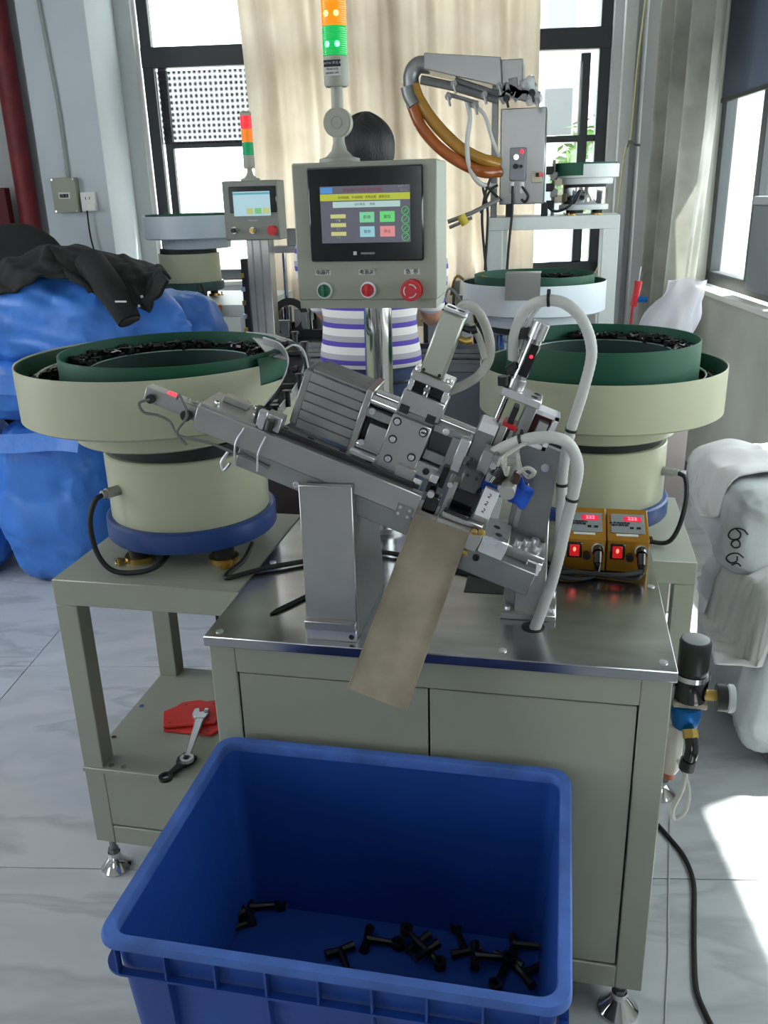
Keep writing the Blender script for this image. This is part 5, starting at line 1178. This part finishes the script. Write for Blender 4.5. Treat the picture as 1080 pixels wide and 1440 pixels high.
tag(MB().tube([at(658, 145, 4.38), at(680, 160, 4.38), at(692, 195, 4.38), at(702, 220, 4.43)], .009, seg=8).build('air_tube', hose_w), 'pale tube running from the feed arm to the stainless box', 'tube')
for k, pts in enumerate((((705, 282), (680, 262), (686, 300), (682, 380)), ((690, 250), (682, 275), (678, 310), (684, 385)), ((700, 260), (688, 270), (676, 300)))):
    tag(MB().tube([at(a, c_, 4.37) for a, c_ in pts], .007, seg=6).build('power_cable', black_r), ['black cable hanging left of the tall white table, longest', 'black cable hanging left of the tall white table, middle one', 'black cable hanging left of the tall white table, shortest'][k], 'cable')
tag(MB().tube([at(630, 312, 4.3), at(662, 300, 4.3), at(702, 280, 4.35)], .01, seg=8, n=1).tube([at(632, 320, 4.3), at(664, 306, 4.3)], .008, seg=8, n=1).build('cross_rod', alu_d), 'pair of thin metal rods reaching left from the white table', 'rod')
tag(MB().cyl(at(648, 303, 4.28), at(655, 316, 4.28), .02, seg=10).build('yellow_clamp', mat('yellow_plastic', (196, 178, 60), .4)), 'yellow clamp on the thin metal rods', 'clamp')
# control box and switch on the stainless box
kb = thing('speed_controller', 'grey speed controller with red light on the stainless box', 'controller', (0, 0, 0))
q0, q1 = at(716, 254, 4.40), at(740, 207, 4.40)
bx((q0.x, 4.40, q0.z), (q1.x, 4.45, q1.z), .004).build('case', greybox, kb)
for a, c_, r_, mm in ((726, 221, .012, chrome), (725, 234, .012, black), (733, 234, .007, black)):
    p = at(a, c_, 4.40); MB().cyl(p, p+Vector((0, -.012, 0)), r_, seg=14).build('knob', mm, kb)
p = at(734, 213, 4.395); MB().sphere(p, .008, 10).build('indicator', led, kb)
for a in (720, 734): p = at(a, 256, 4.42); MB().cyl(p, p+Vector((0, 0, -.05)), .012, seg=12).build('gland', paper, kb)
MB().tube([at(721, 262, 4.41), at(720, 300, 4.38), at(716, 340, 4.38), at(713, 380, 4.38)], .007, seg=6).build('cable', black_r, kb)
MB().tube([at(734, 262, 4.41), at(742, 275, 4.41), at(738, 284, 4.42), at(733, 280, 4.42)], .006, seg=6).build('cable', black_r, kb)
p, q = at(747, 257, 4.42), at(762, 241, 4.42)
sw_ = thing('rocker_switch', 'beige switch plate with a red rocker on the stainless box', 'switch', (0, 0, 0)); bx((p.x, 4.42, p.z), (q.x, 4.45, q.z), .003).build('plate', beige, sw_)
bx((p.x+.02, 4.412, p.z+.025), (p.x+.035, 4.42, p.z+.043)).build('rocker', black, sw_); bx((p.x+.035, 4.412, p.z+.025), (p.x+.055, 4.42, p.z+.043)).build('rocker', red_b, sw_)
# small feeder on the tall table
cx_ = at(822, 260, 4.62).x
F4 = feeder((cx_, 4.62, TT+.0), 'small white bowl feeder on the tall white table, top right', True, white_p, white_p, Ro=.24, dx=.02, drum_h=.455, body_m=chrome, seed=15, detail=False); F4.scale = (.56, .56, .50)
F4.scale = (.62, .62, .52)
tag(MB().tube([at(815, 268, 4.5), at(800, 290, 4.5), at(780, 297, 4.5), at(765, 285, 4.5)], .007, seg=6).build('power_cable', black_r), 'black cable from the small top right feeder', 'cable')
k4 = thing('valve_block', 'small fittings between the stainless box and the small feeder', 'valve block', (0, 0, 0))
for k in range(7):
    p = at(773+(k % 3)*6, 240+k*8, 4.55); bx((p.x-.018, 4.55, p.z-.018), (p.x+.018, 4.59, p.z+.02), .002).build('unit', [black, alu_d, beige][k % 3], k4)
p = at(778, 262, 4.56); bx((p.x-.008, 4.59, TT), (p.x+.008, 4.61, p.z+.12), .001).build('stem', alu_d, k4)
# plastic bag and red air gun
def fb(u, v):
    a = 2*PI*u; r = .13*(1-.5*v)+.02*noise.noise(Vector((math.cos(a)*2, math.sin(a)*2, v*4)))
    return Vector((.31+.12*v+r*math.cos(a), 3.3+.6*r*math.sin(a), .90+.34*v+.02*noise.noise(Vector((a, v*5, 2)))))
o = MB().grid(fb, 40, 20, wrap=True).build('plastic_bag', mat('milky_plastic', (205, 205, 214), .3, alpha=.55), sharp=180); tag(o, 'translucent plastic bag standing behind the right bowl feeder', 'bag')
tag(bx((.16, 3.15, .0), (.46, 3.45, .90), .01).build('grey_bin', mat('pinkish_grey', (168, 158, 158), .6)), 'tall pinkish grey stand under the translucent plastic bag', 'stand')
ag = thing('air_gun', 'red air gun with blue fitting hanging behind the right feeder', 'air gun', (0, 0, 0))
MB().tube([at(898, 395, 3.4), at(893, 420, 3.4), at(890, 430, 3.4)], .014, seg=10).build('grip', red_b, ag)
MB().tube([at(901, 375, 3.4), at(897, 398, 3.4)], .004, seg=6, n=1).build('nozzle', alu_d, ag)
MB().cyl(at(897, 421, 3.4), at(910, 421, 3.4), .012, seg=12).build('fitting', blue_f, ag)
MB().tube([at(890, 428, 3.4), at(886, 460, 3.4), at(880, 480, 3.4), at(880, 520, 3.42)], .005, seg=6).build('hose', red_b, ag)
tag(bx((-.715, 1.57, .58), (-.635, 1.62, .733), .012).build('black_pouch', cloth_b), 'small black pouch hanging under the left table beside the cabinet', 'pouch')
tag(sack('black_bag', (-1.0, 2.12, 0), (-.52, 2.42, .86), 'x', mat('maroon_black_bag', (34, 24, 28), .7, var=.2, bump=.3), 31, e=.5, amp=.02), 'dark bag standing behind the left feeder table', 'bag')
bpy.context.view_layer.update()
